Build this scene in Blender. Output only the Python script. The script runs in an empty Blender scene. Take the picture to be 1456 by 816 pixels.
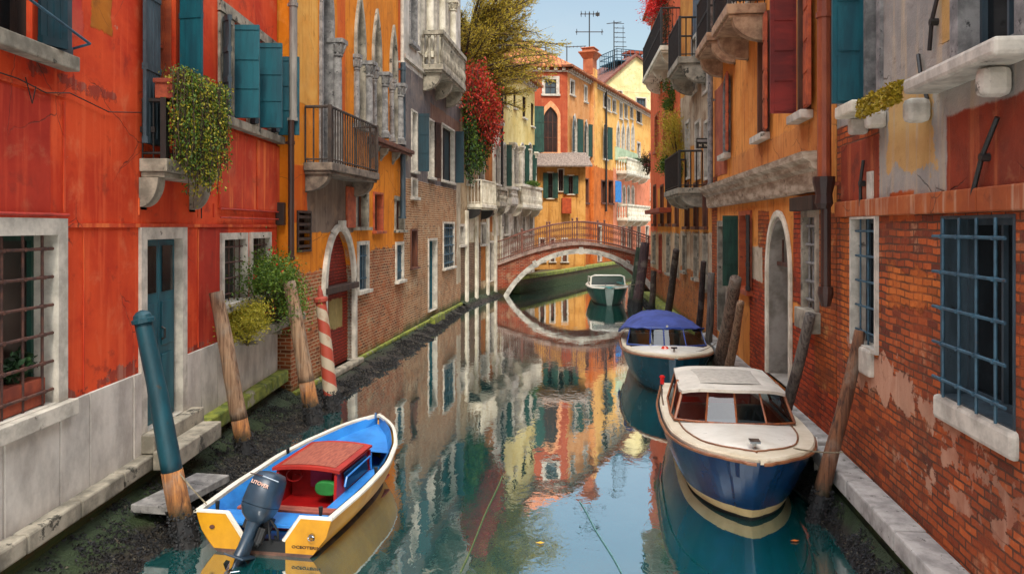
import bpy, math, random
from mathutils import Vector, Matrix
from mathutils.geometry import tessellate_polygon
random.seed(11)
R = math.radians
PI = math.pi
F, CX, HY, EYE = 1100.0, 728.0, 322.0, 3.0      # focal length in photo pixels, principal column, horizon row, eye height
scene = bpy.context.scene
COL = scene.collection

# ------------------------------------------------------------------ materials
def lin(h):
    if not isinstance(h, str): return tuple(h) + (1,) if len(h) == 3 else h
    h = h.lstrip('#'); o = []
    for i in (0, 2, 4):
        c = int(h[i:i+2], 16) / 255
        o.append(c / 12.92 if c < .04045 else ((c + .055) / 1.055) ** 2.4)
    return tuple(o) + (1,)

class G:
    def __init__(s, name):
        s.mat = bpy.data.materials.new(name); s.mat.use_nodes = True
        s.t = s.mat.node_tree; s.t.nodes.clear()
        s.out = s.t.nodes.new('ShaderNodeOutputMaterial')
        tc = s.t.nodes.new('ShaderNodeTexCoord'); s.obj = tc.outputs['Object']
    def n(s, ty, **kw):
        nd = s.t.nodes.new(ty)
        for k, v in kw.items():
            if k.startswith('_'): setattr(nd, k[1:], v)
        for k, v in kw.items():
            if not k.startswith('_'): s.set(nd.inputs[int(k[1:]) if k[0] == 'i' and k[1:].isdigit() else k.replace('__', ' ')], v)
        return nd
    def set(s, inp, v):
        if hasattr(v, 'is_output'): s.t.links.new(v, inp)
        else: inp.default_value = v
    def m(s, op, a, b=0.0, c=0.0, clamp=False):
        return s.n('ShaderNodeMath', _operation=op, _use_clamp=clamp, i0=a, i1=b, i2=c).outputs[0]
    def noise(s, vec, scale, detail=4, rough=.55, dist=0.0):
        return s.n('ShaderNodeTexNoise', Vector=vec, Scale=scale, Detail=detail, Roughness=rough, Distortion=dist).outputs['Fac']
    def scale(s, vec, sc, loc=(0, 0, 0), rot=(0, 0, 0)):
        return s.n('ShaderNodeMapping', Vector=vec, Scale=sc, Location=loc, Rotation=rot).outputs[0]
    def mix(s, f, a, b, blend='MIX'):
        nd = s.t.nodes.new('ShaderNodeMix'); nd.data_type = 'RGBA'; nd.blend_type = blend
        s.set(nd.inputs[0], f); s.set(nd.inputs[6], a); s.set(nd.inputs[7], b)
        return nd.outputs[2]
    def mixf(s, f, a, b):
        nd = s.t.nodes.new('ShaderNodeMix'); nd.data_type = 'FLOAT'
        s.set(nd.inputs[0], f); s.set(nd.inputs[2], a); s.set(nd.inputs[3], b)
        return nd.outputs[0]
    def step(s, v, a, b, c=0.0, d=1.0):
        return s.n('ShaderNodeMapRange', _interpolation_type='SMOOTHSTEP', i0=v, i1=a, i2=b, i3=c, i4=d).outputs[0]
    def xyz(s, v=None):
        o = s.n('ShaderNodeSeparateXYZ', i0=v if v is not None else s.obj).outputs
        return o[0], o[1], o[2]
    def comb(s, x, y, z=0.0): return s.n('ShaderNodeCombineXYZ', i0=x, i1=y, i2=z).outputs[0]
    def bump(s, h, strength=.5, dist=.02):
        return s.n('ShaderNodeBump', Strength=strength, Distance=dist, Height=h).outputs[0]
    def done(s, color, rough=.8, normal=None, **kw):
        p = s.n('ShaderNodeBsdfPrincipled', Base__Color=color, Roughness=rough)
        if normal is not None: s.set(p.inputs['Normal'], normal)
        for k, v in kw.items(): s.set(p.inputs[k.replace('__', ' ')], v)
        s.t.links.new(p.outputs[0], s.out.inputs[0])
        return s.mat

def lay_plaster(g, c1, c2, streak=None, amt=.6):
    n1 = g.noise(g.obj, 1.1, 7, .6, .4)
    c = g.mix(g.step(n1, .38, .64), lin(c1), lin(c2))
    if streak:
        st = g.noise(g.scale(g.obj, (4.5, 4.5, .3)), 1.6, 6, .62)
        c = g.mix(g.m('MULTIPLY', g.step(st, .5, .66), amt), c, lin(streak))
    mo = g.noise(g.obj, 2.6, 8, .66, .25)
    vo = g.n('ShaderNodeTexVoronoi', _feature='DISTANCE_TO_EDGE', Vector=g.n('ShaderNodeMix', _data_type='VECTOR', i0=.12, i4=g.obj, i5=g.n('ShaderNodeTexNoise', Vector=g.obj, Scale=3.5, Detail=5).outputs['Color']).outputs[1], Scale=1.3).outputs['Distance']
    crack = g.m('MULTIPLY', g.step(vo, .006, .001), g.step(g.noise(g.obj, .9, 3), .5, .6))
    fl = g.step(g.noise(g.obj, 3.1, 9, .72, .15), .675, .69)
    c = g.mix(g.m('MULTIPLY', g.step(mo, .53, .72), .45), c, g.mix(.3, lin(c1), (.8, .5, .25, 1)))
    c = g.mix(g.m('MULTIPLY', g.step(mo, .44, .33), .6), c, g.mix(.55, lin(c2), (.04, .02, .015, 1)))
    n3 = g.noise(g.obj, 9, 6, .7)
    c = g.mix(.45, c, g.mix(n3, (.25, .25, .25, 1), (.78, .78, .78, 1)), 'SOFT_LIGHT')
    c = g.mix(fl, c, g.mix(.5, c, (.38, .28, .2, 1)))
    c = g.mix(g.m('MULTIPLY', crack, .7), c, (.05, .03, .02, 1))
    h = g.m('ADD', g.m('MULTIPLY', n1, .5), g.m('MULTIPLY', g.noise(g.obj, 34, 5, .7), .28))
    h = g.m('SUBTRACT', h, g.m('ADD', g.m('MULTIPLY', fl, .7), g.m('MULTIPLY', crack, .8)))
    return c, h

def lay_brick(g, c1, c2, mortar, worn=None, size=.19, off=0.0):
    x, y, z = g.xyz()
    wob = g.noise(g.obj, 2.6, 3)
    zz = g.m('ADD', z, g.m('MULTIPLY', g.m('SUBTRACT', wob, .5), .05))
    xx = g.m('ADD', x, g.m('MULTIPLY', g.m('SUBTRACT', g.noise(g.obj, 3.7, 2), .5), .06))
    xx = g.m('ADD', xx, y)
    u = g.comb(g.m('ADD', xx, off), zz)
    bt = g.n('ShaderNodeTexBrick', _offset=.5, Vector=u, Color1=(0, 0, 0, 1), Color2=(1, 1, 1, 1), Mortar=(.5, .5, .5, 1), Scale=1.0,
             Mortar__Size=.010, Mortar__Smooth=.3, Bias=0.0, Brick__Width=size, Row__Height=.066)
    r = g.n('ShaderNodeSeparateColor', i0=bt.outputs['Color']).outputs[0]
    ramp = g.mix(g.m('ADD', g.m('MULTIPLY', r, .75), g.m('MULTIPLY', g.noise(g.obj, 1.4, 4), .3)), lin(c1), lin(c2))
    nn = g.noise(g.obj, 22, 5, .7)
    ramp = g.mix(.95, ramp, g.mix(nn, (.2, .2, .2, 1), (.8, .8, .8, 1)), 'SOFT_LIGHT')
    big = g.noise(g.obj, 1.1, 6, .65)
    ramp = g.mix(g.m('MULTIPLY', g.step(big, .5, .36), .6), ramp, g.mix(.6, ramp, (.03, .018, .015, 1)))
    dk = g.step(r, .84, .95); ramp = g.mix(g.m('MULTIPLY', dk, .38), ramp, (.05, .025, .02, 1))
    if worn:
        ramp = g.mix(g.step(g.noise(g.obj, 1.9, 7, .7), .54, .7), ramp, lin(worn))
    c = g.mix(bt.outputs['Fac'], ramp, g.mix(g.step(g.noise(g.obj, 2.4, 5), .42, .75), lin(mortar), ramp))
    h = g.m('ADD', g.m('SUBTRACT', 1.0, bt.outputs['Fac']), g.m('ADD', g.m('MULTIPLY', nn, .9), g.m('MULTIPLY', r, .35)))
    return c, g.m('MULTIPLY', h, .8)

def make_layer(g, spec):
    return lay_brick(g, *spec[1:]) if spec[0] == 'brick' else lay_plaster(g, *spec[1:])

def wallmat(name, base, overlays=(), algae=None, rough=.88, dirt=.35, bump=.55, dist=.012):
    """a wall: a base layer (brick or plaster) with further layers where ragged zones (cx, cz, hx, hz, raggedness) say so"""
    g = G(name)
    x, y, z = g.xyz()
    c, h = make_layer(g, base)
    nz = g.m('SUBTRACT', g.noise(g.obj, 2.1, 9, .72, .2), .5)
    for spec, zones in overlays:
        c2, h2 = make_layer(g, spec)
        mask = None
        for cx, cz, hx, hz, amp in zones:
            sx = g.m('SUBTRACT', g.m('ABSOLUTE', g.m('SUBTRACT', x, cx)), hx)
            sz = g.m('SUBTRACT', g.m('ABSOLUTE', g.m('SUBTRACT', z, cz)), hz)
            v = g.m('ADD', g.m('MAXIMUM', sx, sz), g.m('MULTIPLY', nz, amp * 2))
            k = g.step(v, .015, -.015)
            mask = k if mask is None else g.m('MAXIMUM', mask, k)
        c = g.mix(mask, c, c2); h = g.mixf(mask, h, g.m('ADD', h2, .9))
    if dirt:
        d = g.noise(g.scale(g.obj, (1, 1, .5)), .9, 8, .65)
        c = g.mix(g.m('MULTIPLY', g.step(d, .5, .72), dirt), c, g.mix(.75, c, (.035, .028, .02, 1)))
    if algae:
        za, colr = algae[0], algae[1]
        k = g.step(g.m('ADD', z, g.m('MULTIPLY', nz, .5)), za + .12, za - .12)
        c = g.mix(g.m('MULTIPLY', k, .88), c, g.mix(g.noise(g.obj, 7, 5), lin(colr), (.012, .02, .01, 1)))
    return g.done(c, rough, g.bump(h, bump, dist), Specular__IOR__Level=.25)

def simple(name, c1, c2=None, rough=.7, scale=6, bump=.3, dist=.005, stretch=(1, 1, 1), metal=0.0, spots=None, **kw):
    g = G(name)
    v = g.scale(g.obj, stretch)
    n = g.noise(v, scale, 6, .62)
    c = g.mix(g.step(n, .33, .67), lin(c1), lin(c2 or c1))
    if spots: c = g.mix(g.step(g.noise(g.obj, spots[1], 6, .7), spots[2], spots[2] + .06), c, lin(spots[0]))
    fine = g.noise(g.obj, scale * 9, 4, .7)
    c = g.mix(.35, c, g.mix(fine, (.25, .25, .25, 1), (.75, .75, .75, 1)), 'SOFT_LIGHT')
    rr = g.m('ADD', rough - .08, g.m('MULTIPLY', n, .16))
    return g.done(c, rr, g.bump(g.m('ADD', n, g.m('MULTIPLY', fine, .4)), bump, dist), Metallic=metal, **kw)

def leafmat(name, stops, rough=.55):
    g = G(name)
    rnd = g.n('ShaderNodeNewGeometry').outputs['Random Per Island']
    v = g.m('ADD', g.m('MULTIPLY', rnd, .7), g.m('MULTIPLY', g.noise(g.obj, 2.3, 3), .3))
    rp = g.n('ShaderNodeValToRGB', Fac=v)
    el = rp.color_ramp.elements
    el[0].position, el[0].color = 0.0, lin(stops[0])
    el[1].position, el[1].color = 1.0, lin(stops[-1])
    for i, s_ in enumerate(stops[1:-1]):
        e = el.new((i + 1) / (len(stops) - 1)); e.color = lin(s_)
    c = rp.outputs[0]
    p = g.n('ShaderNodeBsdfPrincipled', Base__Color=c, Roughness=rough, Specular__IOR__Level=.3)
    tr = g.n('ShaderNodeBsdfTranslucent', Color=c)
    mx = g.n('ShaderNodeMixShader', i0=.3, i1=p.outputs[0], i2=tr.outputs[0])
    g.t.links.new(mx.outputs[0], g.out.inputs[0])
    return g.mat

def glassy(name, tint='203038', mixf=.35, rough=.04):
    g = G(name)
    tr = g.n('ShaderNodeBsdfTransparent', Color=lin(tint))
    gl = g.n('ShaderNodeBsdfGlossy', Color=(1, 1, 1, 1), Roughness=rough)
    mx = g.n('ShaderNodeMixShader', i0=mixf, i1=tr.outputs[0], i2=gl.outputs[0])
    g.t.links.new(mx.outputs[0], g.out.inputs[0])
    return g.mat

# ------------------------------------------------------------------ mesh builder
class MB:
    def __init__(s): s.v = []; s.f = []; s.mi = []; s.cur = 0
    def add(s, vs, fs):
        b = len(s.v); s.v += [tuple(p) for p in vs]
        for f in fs: s.f.append(tuple(b + i for i in f)); s.mi.append(s.cur)
    def box(s, x0, x1, y0, y1, z0, z1, M=None):
        vs = [Vector((x, y, z)) for z in (z0, z1) for y in (y0, y1) for x in (x0, x1)]
        if M is not None: vs = [M @ p for p in vs]
        s.add(vs, [(0, 2, 3, 1), (4, 5, 7, 6), (0, 1, 5, 4), (2, 6, 7, 3), (0, 4, 6, 2), (1, 3, 7, 5)])
        return s
    def prism(s, pts, y0, y1, M=None):
        """pts in the x-z plane, extruded along y"""
        n = len(pts)
        vs = [Vector((x, y0, z)) for x, z in pts] + [Vector((x, y1, z)) for x, z in pts]
        if M is not None: vs = [M @ p for p in vs]
        s.add(vs, [tuple(range(n)), tuple(range(2 * n - 1, n - 1, -1))] + [(i, i + n, (i + 1) % n + n, (i + 1) % n) for i in range(n)])
        return s
    def ring(s, outer, inner, y0, y1):
        n = len(outer); vs = []
        for loop in (outer, inner):
            for y in (y0, y1): vs += [(x, y, z) for x, z in loop]
        fs = []
        for i in range(n):
            j = (i + 1) % n
            fs += [(i, j, 2*n+j, 2*n+i), (n+i, 3*n+i, 3*n+j, n+j), (i, n+i, n+j, j), (2*n+i, 2*n+j, 3*n+j, 3*n+i)]
        s.add(vs, fs); return s
    def tube(s, pts, rad, n=8, cap=True):
        pts = [Vector(p) for p in pts]
        if not hasattr(rad, '__len__'): rad = [rad] * len(pts)
        vs = []; fs = []; up = None
        for i, p in enumerate(pts):
            d = (pts[min(i+1, len(pts)-1)] - pts[max(i-1, 0)])
            if d.length < 1e-9: d = Vector((0, 0, 1))
            d.normalize()
            a = Vector((0, 0, 1)) if abs(d.z) < .95 else Vector((1, 0, 0))
            if up is None: up = (a - d * a.dot(d)).normalized()
            else: up = (up - d * up.dot(d)).normalized()
            w = d.cross(up)
            for k in range(n):
                t = 2 * PI * k / n
                vs.append(p + (up * math.cos(t) + w * math.sin(t)) * rad[i])
        for i in range(len(pts) - 1):
            for k in range(n):
                a, b = i*n+k, i*n+(k+1) % n
                fs.append((a, b, b+n, a+n))
        if cap: fs += [tuple(range(n-1, -1, -1)), tuple(range((len(pts)-1)*n, len(pts)*n))]
        s.add(vs, fs); return s
    def loft(s, rows, close=False):
        n = len(rows[0]); vs = [p for r in rows for p in r]; fs = []
        for i in range(len(rows) - 1):
            for k in range(n if close else n - 1):
                a, b = i*n+k, i*n+(k+1) % n
                fs.append((a, b, b+n, a+n))
        s.add(vs, fs); return s
    def quad(s, *p): s.add(p, [tuple(range(len(p)))]); return s
    def build(s, name, mat, parent=None, smooth=False, bevel=0, subdiv=0):
        me = bpy.data.meshes.new(name); me.from_pydata(s.v, [], s.f)
        for m_ in (mat if isinstance(mat, (list, tuple)) else [mat]): me.materials.append(m_)
        if isinstance(mat, (list, tuple)): me.polygons.foreach_set('material_index', s.mi)
        if smooth: me.polygons.foreach_set('use_smooth', [True] * len(me.polygons))
        me.update()
        o = bpy.data.objects.new(name, me); COL.objects.link(o)
        if parent is not None: o.parent = parent
        if bevel:
            b = o.modifiers.new('bevel', 'BEVEL'); b.width = bevel; b.segments = 2; b.limit_method = 'ANGLE'; b.angle_limit = R(40)
        if subdiv:
            b = o.modifiers.new('sub', 'SUBSURF'); b.levels = b.render_levels = subdiv
        return o

def tag(o, label=None, cat=None, group=None, kind=None):
    if label: o['label'] = label
    if cat: o['category'] = cat
    if group: o['group'] = group
    if kind: o['kind'] = kind
    return o
def thing(name, label, cat, loc=(0, 0, 0), rz=0, group=None):
    o = bpy.data.objects.new(name, None); o.empty_display_size = .2; COL.objects.link(o)
    o.location = loc; o.rotation_euler = (0, 0, rz)
    return tag(o, label, cat, group)
def copy_tree(o, parent=None):
    c = o.copy(); COL.objects.link(c); c.parent = parent
    for ch in list(o.children): copy_tree(ch, c)
    return c
def at(px, d, py=None, z=None):
    """world point seen at pixel (px, py) at distance d along the canal"""
    x = (px - CX) / F * d
    return Vector((x, d, z if z is not None else EYE + (HY - py) * d / F))
def on_z(px, py, z):
    d = (EYE - z) * F / (py - HY)
    return Vector(((px - CX) / F * d, d, z))
def rnd(a, b): return random.uniform(a, b)

def text_mesh(body, size, name, mat, parent, M, depth=.004, font_width=1.0):
    cu = bpy.data.curves.new('txt', 'FONT'); cu.body = body; cu.size = size; cu.extrude = depth
    cu.align_x = 'CENTER'; cu.align_y = 'CENTER'; cu.offset = size * .012
    to = bpy.data.objects.new('txt', cu); COL.objects.link(to)
    dg = bpy.context.evaluated_depsgraph_get()
    me = bpy.data.meshes.new_from_object(to.evaluated_get(dg)); me.transform(M)
    bpy.data.objects.remove(to)
    me.materials.clear(); me.materials.append(mat)
    o = bpy.data.objects.new(name, me); COL.objects.link(o); o.parent = parent
    return o
# ------------------------------------------------------------------ openings and houses
def shape(kind, s0, s1, z0, z1, spring=None):
    m = (s0 + s1) / 2; w = (s1 - s0) / 2
    if kind == 'rect': return [(s0, z0), (s1, z0), (s1, z1), (s0, z1)]
    if kind == 'arch':
        zs = z1 - w * (spring or 1.0); h = z1 - zs; n = 14
        return [(s0, z0), (s1, z0)] + [(m + w * math.cos(PI * i / n), zs + h * math.sin(PI * i / n)) for i in range(n + 1)]
    zs = z1 - (spring or 2.2) * w; h = z1 - zs; n = 8
    r = [(s1 - w * (i / n) ** 2.0, zs + h * (i / n)) for i in range(n + 1)]
    l = [(s0 + w * (i / n) ** 2.0, zs + h * (i / n)) for i in range(n - 1, -1, -1)]
    return [(s0, z0), (s1, z0)] + r + l

def facade(mb, outer, holes, reveal, y=0.0):
    from mathutils.geometry import delaunay_2d_cdt
    pts = []; edges = []
    for l in [outer] + holes:
        b = len(pts); pts += [Vector((x, z)) for x, z in l]; edges += [(b + i, b + (i+1) % len(l)) for i in range(len(l))]
    vs, _, fcs, *_r = delaunay_2d_cdt(pts, edges, [], 1, 1e-5)
    def inside(q, poly):
        c = False; n = len(poly)
        for i in range(n):
            (x0, y0), (x1, y1) = poly[i], poly[(i+1) % n]
            if (y0 > q[1]) != (y1 > q[1]) and q[0] < (x1-x0)*(q[1]-y0)/(y1-y0) + x0: c = not c
        return c
    fs = []
    for t in fcs:
        a, b, c = (vs[i] for i in t)
        cr = (b.x-a.x)*(c.y-a.y) - (b.y-a.y)*(c.x-a.x)
        if abs(cr) < 1e-9: continue
        q = ((a.x+b.x+c.x)/3, (a.y+b.y+c.y)/3)
        if not inside(q, outer) or any(inside(q, h) for h in holes): continue
        fs.append(tuple(t) if cr > 0 else tuple(reversed(t)))
    mb.add([(p.x, y, p.y) for p in vs], fs)
    for h in holes:
        n = len(h)
        mb.add([(x, y, z) for x, z in h] + [(x, y + reveal, z) for x, z in h], [(i, (i+1) % n, (i+1) % n + n, i + n) for i in range(n)])

def leaf_panel(mb, w, h, style='board', t=.035):
    """a shutter leaf from x=0..w, z=0..h, thickness along y"""
    mb.box(0, w, -t/2, t/2, 0, h)
    e = min(.05, w * .14)
    if style == 'board':
        for a in (0.0, .33, .66, 1.0):
            zc = a * (h - .07) + .035
            mb.box(.004, w - .004, -t/2 - .012, t/2 + .012, zc - .035, zc + .035)
        for i in range(1, 4): mb.box(w * i / 4 - .006, w * i / 4 + .006, -t/2 - .005, t/2 + .005, .07, h - .07)
    elif style == 'panel':
        n = 4
        for i in range(n):
            z0 = h * i / n + e * .6; z1 = h * (i + 1) / n - e * .6
            mb.box(e, w - e, -t/2 - .013, t/2 + .013, z0, z1)
    elif style == 'slat':
        mb.box(0, e, -t/2 - .012, t/2 + .012, 0, h); mb.box(w - e, w, -t/2 - .012, t/2 + .012, 0, h)
        for zc in (0, h / 2 - e / 2, h - e): mb.box(e, w - e, -t/2 - .01, t/2 + .01, zc, zc + e)
        k = int(h / .06)
        for i in range(k):
            z = e + (h - 2*e) * i / k
            mb.add([(e, -t/2 - .012, z), (w-e, -t/2 - .012, z), (w-e, t/2, z + .04), (e, t/2, z + .04)], [(0, 1, 2, 3)])

class House:
    def __init__(s, name, label, cat, p0, p1, z1, depth, mat, z0=-.6, group=None):
        s.p0 = Vector(p0); s.p1 = Vector(p1); s.u = (s.p1 - s.p0).normalized(); s.L = (s.p1 - s.p0).length
        s.nrm = Vector((s.u.y, -s.u.x))
        s.root = thing(name, label, cat, (p0[0], p0[1], 0), math.atan2(s.u.y, s.u.x), group)
        s.z0, s.z1, s.depth, s.mat, s.holes = z0, z1, depth, mat, []
        s.reveal = .24
        s.tops = None
    def S(s, px, off=0.0):
        r = (px - CX) / F
        d = (s.p0.dot(s.nrm) + off) / (r * s.nrm.x + s.nrm.y)
        return (Vector((r * d, d)) - s.p0).dot(s.u), d
    def P(s, px, py, off=0.0):
        a, d = s.S(px, off)
        return a, EYE + (HY - py) * d / F
    def rect(s, px0, px1, py0, py1, pz=None):
        a, b = s.S(px0)[0], s.S(px1)[0]
        c = pz if pz is not None else (px0 + px1) / 2
        return min(a, b), max(a, b), s.P(c, py1)[1], s.P(c, py0)[1]
    def part(s, name, mb, mat, parent=None, **kw): return mb.build(name, mat, parent or s.root, **kw)
    def wbox(s, name, s0, s1, y0, y1, z0, z1, mat, parent=None, bevel=0.0):
        return MB().box(s0, s1, y0, y1, z0, z1).build(name, mat, parent or s.root, bevel=bevel)
    def win(s, px0, px1, py0, py1, pz=None, box=None, kind='rect', spring=None, frame=.09, fmat=None, proud=.035, sill=.1,
            pane='glass_dark', sash=(1, 2), sashmat=None, shut=(), smat=None, style='board', grille=None, gmat=None, goff=.03, foot=False,
            name='window', inset=.16, hood=False):
        s0, s1, z0, z1 = box or s.rect(px0, px1, py0, py1, pz)
        s0, s1 = min(s0, s1), max(s0, s1)
        sh = shape(kind, s0, s1, z0, z1, spring)
        s.holes.append(sh)
        fmat = fmat or M['istria']; w = s1 - s0; h = z1 - z0
        mb = MB()
        if frame:
            sp = spring
            o = shape(kind, s0 - frame, s1 + frame, z0 - (0 if sill or foot else frame), z1 + frame * (1 if kind != 'lancet' else 2.2), spring)
            if kind == 'arch' and spring: o = shape(kind, s0 - frame, s1 + frame, z0 - (0 if sill or foot else frame), z1 + frame, spring * w / (w + 2*frame) + frame * 2 / (w + 2*frame))
            cs_, cz_ = (s0+s1)/2, (z0+z1)/2; mb.ring(o, [(x + (.004 if x < cs_ else -.004), z + (.004 if z < cz_ else -.004)) for x, z in sh], -proud, inset + .002)
        else:
            mb.ring(sh, [(s0 + (x - s0) * .97 + w * .015, z0 + (z - z0) * .98 + h * .01) for x, z in sh], .05, .12)
        wo = mb.build(name, fmat if frame else (sashmat or M['wood_dark']), s.root, bevel=.006 if frame > .07 else 0)
        pm = M[pane] if isinstance(pane, str) else pane
        MB().prism([(x, z) for x, z in reversed(sh)], inset, inset + .03).build('pane', pm, wo)
        if sash:
            m2 = MB(); t = .028
            m2.box(s0, s0 + .04, inset - .04, inset, z0, z1 - (0 if kind == 'rect' else w * .6)); m2.box(s1 - .04, s1, inset - .04, inset, z0, z1 - (0 if kind == 'rect' else w * .6))
            m2.box(s0 + .04, s1 - .04, inset - .04, inset, z0, z0 + .05)
            if kind == 'rect': m2.box(s0 + .04, s1 - .04, inset - .04, inset, z1 - .05, z1)
            for i in range(1, sash[0] + 1):
                x = s0 + w * i / (sash[0] + 1); m2.box(x - t/2, x + t/2, inset - .036, inset - .002, z0 + .05, z1 - .05)
            for i in range(1, sash[1] + 1):
                z = z0 + h * i / (sash[1] + 1); m2.box(s0 + .04, s1 - .04, inset - .03, inset - .004, z - t/2, z + t/2)
            m2.build('sash', sashmat or M['wood_dark'], wo)
        if sill:
            MB().box(s0 - frame - .05, s1 + frame + .05, -proud - .07, .1, z0 - sill, z0 - .002).build('sill', fmat, wo, bevel=.008)
        if hood:
            MB().box(s0 - frame - .06, s1 + frame + .06, -proud - .1, .02, z1 + frame + .002, z1 + frame + .09).build('hood', fmat, wo, bevel=.008)
        if grille:
            m3 = MB(); nv, nh, r_ = grille
            for i in range(nv):
                x = s0 + w * (i + .5) / nv; m3.tube([(x, goff, z0), (x, goff, z1)], r_, 6)
            for j in range(nh):
                z = z0 + h * (j + .5) / nh; m3.tube([(s0 - .02, goff - r_ * 1.2, z), (s1 + .02, goff - r_ * 1.2, z)], r_ * 1.15, 6)
                for i in range(nv):
                    x = s0 + w * (i + .5) / nv; m3.box(x - r_*1.35, x + r_*1.35, goff - r_*2.3, goff + r_*1.2, z - r_*1.35, z + r_*1.35)
            m3.build('grille', gmat or M['iron'], wo)
        for it in shut:
            side, ang = it[0], it[1]; lw = it[2] if len(it) > 2 and it[2] else w / 2
            mt = it[3] if len(it) > 3 else (smat or M['teal'])
            m4 = MB(); leaf_panel(m4, lw, h, style)
            a = R(ang)
            if side == 'L': dirv = (math.cos(a), -math.sin(a)); hx = s0 + .01
            else: dirv = (-math.cos(a), -math.sin(a)); hx = s1 - .01
            hy = -proud - .03 if ang > 20 else inset - .08
            m4.v = [(hx + x * dirv[0] - y * dirv[1], hy + x * dirv[1] + y * dirv[0], z0 + z) for x, y, z in m4.v]
            m4.build('shutter', mt, wo)
        return wo
    def finish(s, roof=None, overhang=.35, name='wall', sides=True):
        mb = MB()
        facade(mb, [(0, s.z0), (s.L, s.z0), (s.L, s.z1), (0, s.z1)], s.holes, s.reveal)
        D, L, a, b = s.depth, s.L, s.z0, s.z1
        mb.add([(0, 0, a), (0, D, a), (0, D, b), (0, 0, b)], [(0, 3, 2, 1)])
        mb.add([(L, 0, a), (L, D, a), (L, D, b), (L, 0, b)], [(0, 1, 2, 3)])
        mb.add([(0, D, a), (L, D, a), (L, D, b), (0, D, b)], [(0, 3, 2, 1)])
        mb.add([(0, 0, b), (L, 0, b), (L, D, b), (0, D, b)], [(0, 1, 2, 3)])
        s.wall = mb.build(name, s.mat, s.root)
        if roof:
            rise, mat = roof
            o = overhang; m2 = MB()
            z = b + .02
            zr = z + rise
            ins = min(L, D) / 2
            if L > D: ridge = ((ins, D/2), (L - ins, D/2))
            else: ridge = ((L/2, ins), (L/2, D - ins))
            c = [(-o, -o, z), (L+o, -o, z), (L+o, D+o, z), (-o, D+o, z), (ridge[0][0], ridge[0][1], zr), (ridge[1][0], ridge[1][1], zr)]
            base = [(-o, -o, z-.12), (L+o, -o, z-.12), (L+o, D+o, z-.12), (-o, D+o, z-.12)]
            if L > D: fs = [(0, 1, 5, 4), (1, 2, 5), (2, 3, 4, 5), (3, 0, 4)]
            else: fs = [(0, 1, 4), (1, 2, 5, 4), (2, 3, 5), (3, 0, 4, 5)]
            m2.add(c + base, fs + [(0, 6, 7, 1), (1, 7, 8, 2), (2, 8, 9, 3), (3, 9, 6, 0), (9, 8, 7, 6)])
            s.roof = m2.build('roof', mat, s.root)
            # corbel course under the eaves
            m3 = MB(); k = int(L / .45)
            for i in range(k): m3.box(L * (i + .3) / k, L * (i + .7) / k, -.22, -.003, b - .26, b - .13)
            m3.box(-.02, L + .02, -.1, -.004, b - .34, b - .262)
            m3.build('cornice', M['istria'], s.root)
    def balcony(s, s0, s1, zf, depth=.6, rail=1.0, slab=.14, mat=None, railmat=None, kind='iron', n=None, corbels=2, name='balcony', corbelmat=None, ctop=.4):
        s0, s1 = min(s0, s1), max(s0, s1)
        mat = mat or M['istria']; railmat = railmat or M['iron']
        mb = MB()
        mb.box(s0, s1, -depth, -.003, zf - slab, zf)
        mb.box(s0 + .04, s1 - .04, -depth + .04, -.003, zf - slab - .06, zf - slab - .001)
        b = mb.build(name, mat, s.root, bevel=.012)
        for i in range(corbels):
            x = s0 + (s1 - s0) * (.06 + .88 * i / max(1, corbels - 1)) if corbels > 1 else (s0 + s1) / 2
            hh = ctop
            prof = [(-.004, zf - slab - .062)] + [(-.004, zf - slab - .062 - hh)] 
            pts = [(-.004, -hh)] + [(-(depth - .1) * math.sin(t * PI / 2 / 8) - .004, -hh * math.cos(t * PI / 2 / 8) * .92) for t in range(9)]
            pts = [(-.004, 0)] + pts + [(-(depth - .1), 0)]
            M_ = Matrix.Translation((x, 0, zf - slab - .062)) @ Matrix(((0, 1, 0, 0), (1, 0, 0, 0), (0, 0, 1, 0), (0, 0, 0, 1)))
            m2 = MB(); m2.prism([(p[0], p[1]) for p in pts], -.09, .09, M_)
            m2.build('corbel', corbelmat or mat, b)
        m = MB(); y = -depth + .05; zt = zf + rail
        path = [(s0 + .05, -.02), (s0 + .05, y), (s1 - .05, y), (s1 - .05, -.02)]
        if kind in ('iron', 'bars'):
            for q in range(3):
                a, c = path[q], path[q+1]
                ln = math.dist(a, c); k = max(2, int(ln / (.1 if kind == 'iron' else .13)))
                tt = .009 if kind == 'iron' else .016
                for i in range(k + 1):
                    t = i / k; x = a[0] + (c[0]-a[0])*t; yy = a[1] + (c[1]-a[1])*t
                    m.tube([(x, yy, zf), (x, yy, zt)], tt, 5, cap=False)
                    if kind == 'iron': m.box(x-.02, x+.02, yy-.02, yy+.02, zf + rail*.5 - .03, zf + rail*.5 + .03)
                for z_, r_ in ((zf + .06, .014), (zt, .026)):
                    m.tube([(a[0], a[1], z_), (c[0], c[1], z_)], r_, 6)
            for p in path[1:3]: m.box(p[0]-.03, p[0]+.03, p[1]-.03, p[1]+.03, zf, zt + .03)
            m.build('railing', railmat, b)
        else:
            prof = [(.045, 0), (.05, .04), (.03, .08), (.06, .3), (.05, .42), (.028, .55), (.04, .8), (.028, .9), (.05, .94), (.05, 1)]
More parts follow.
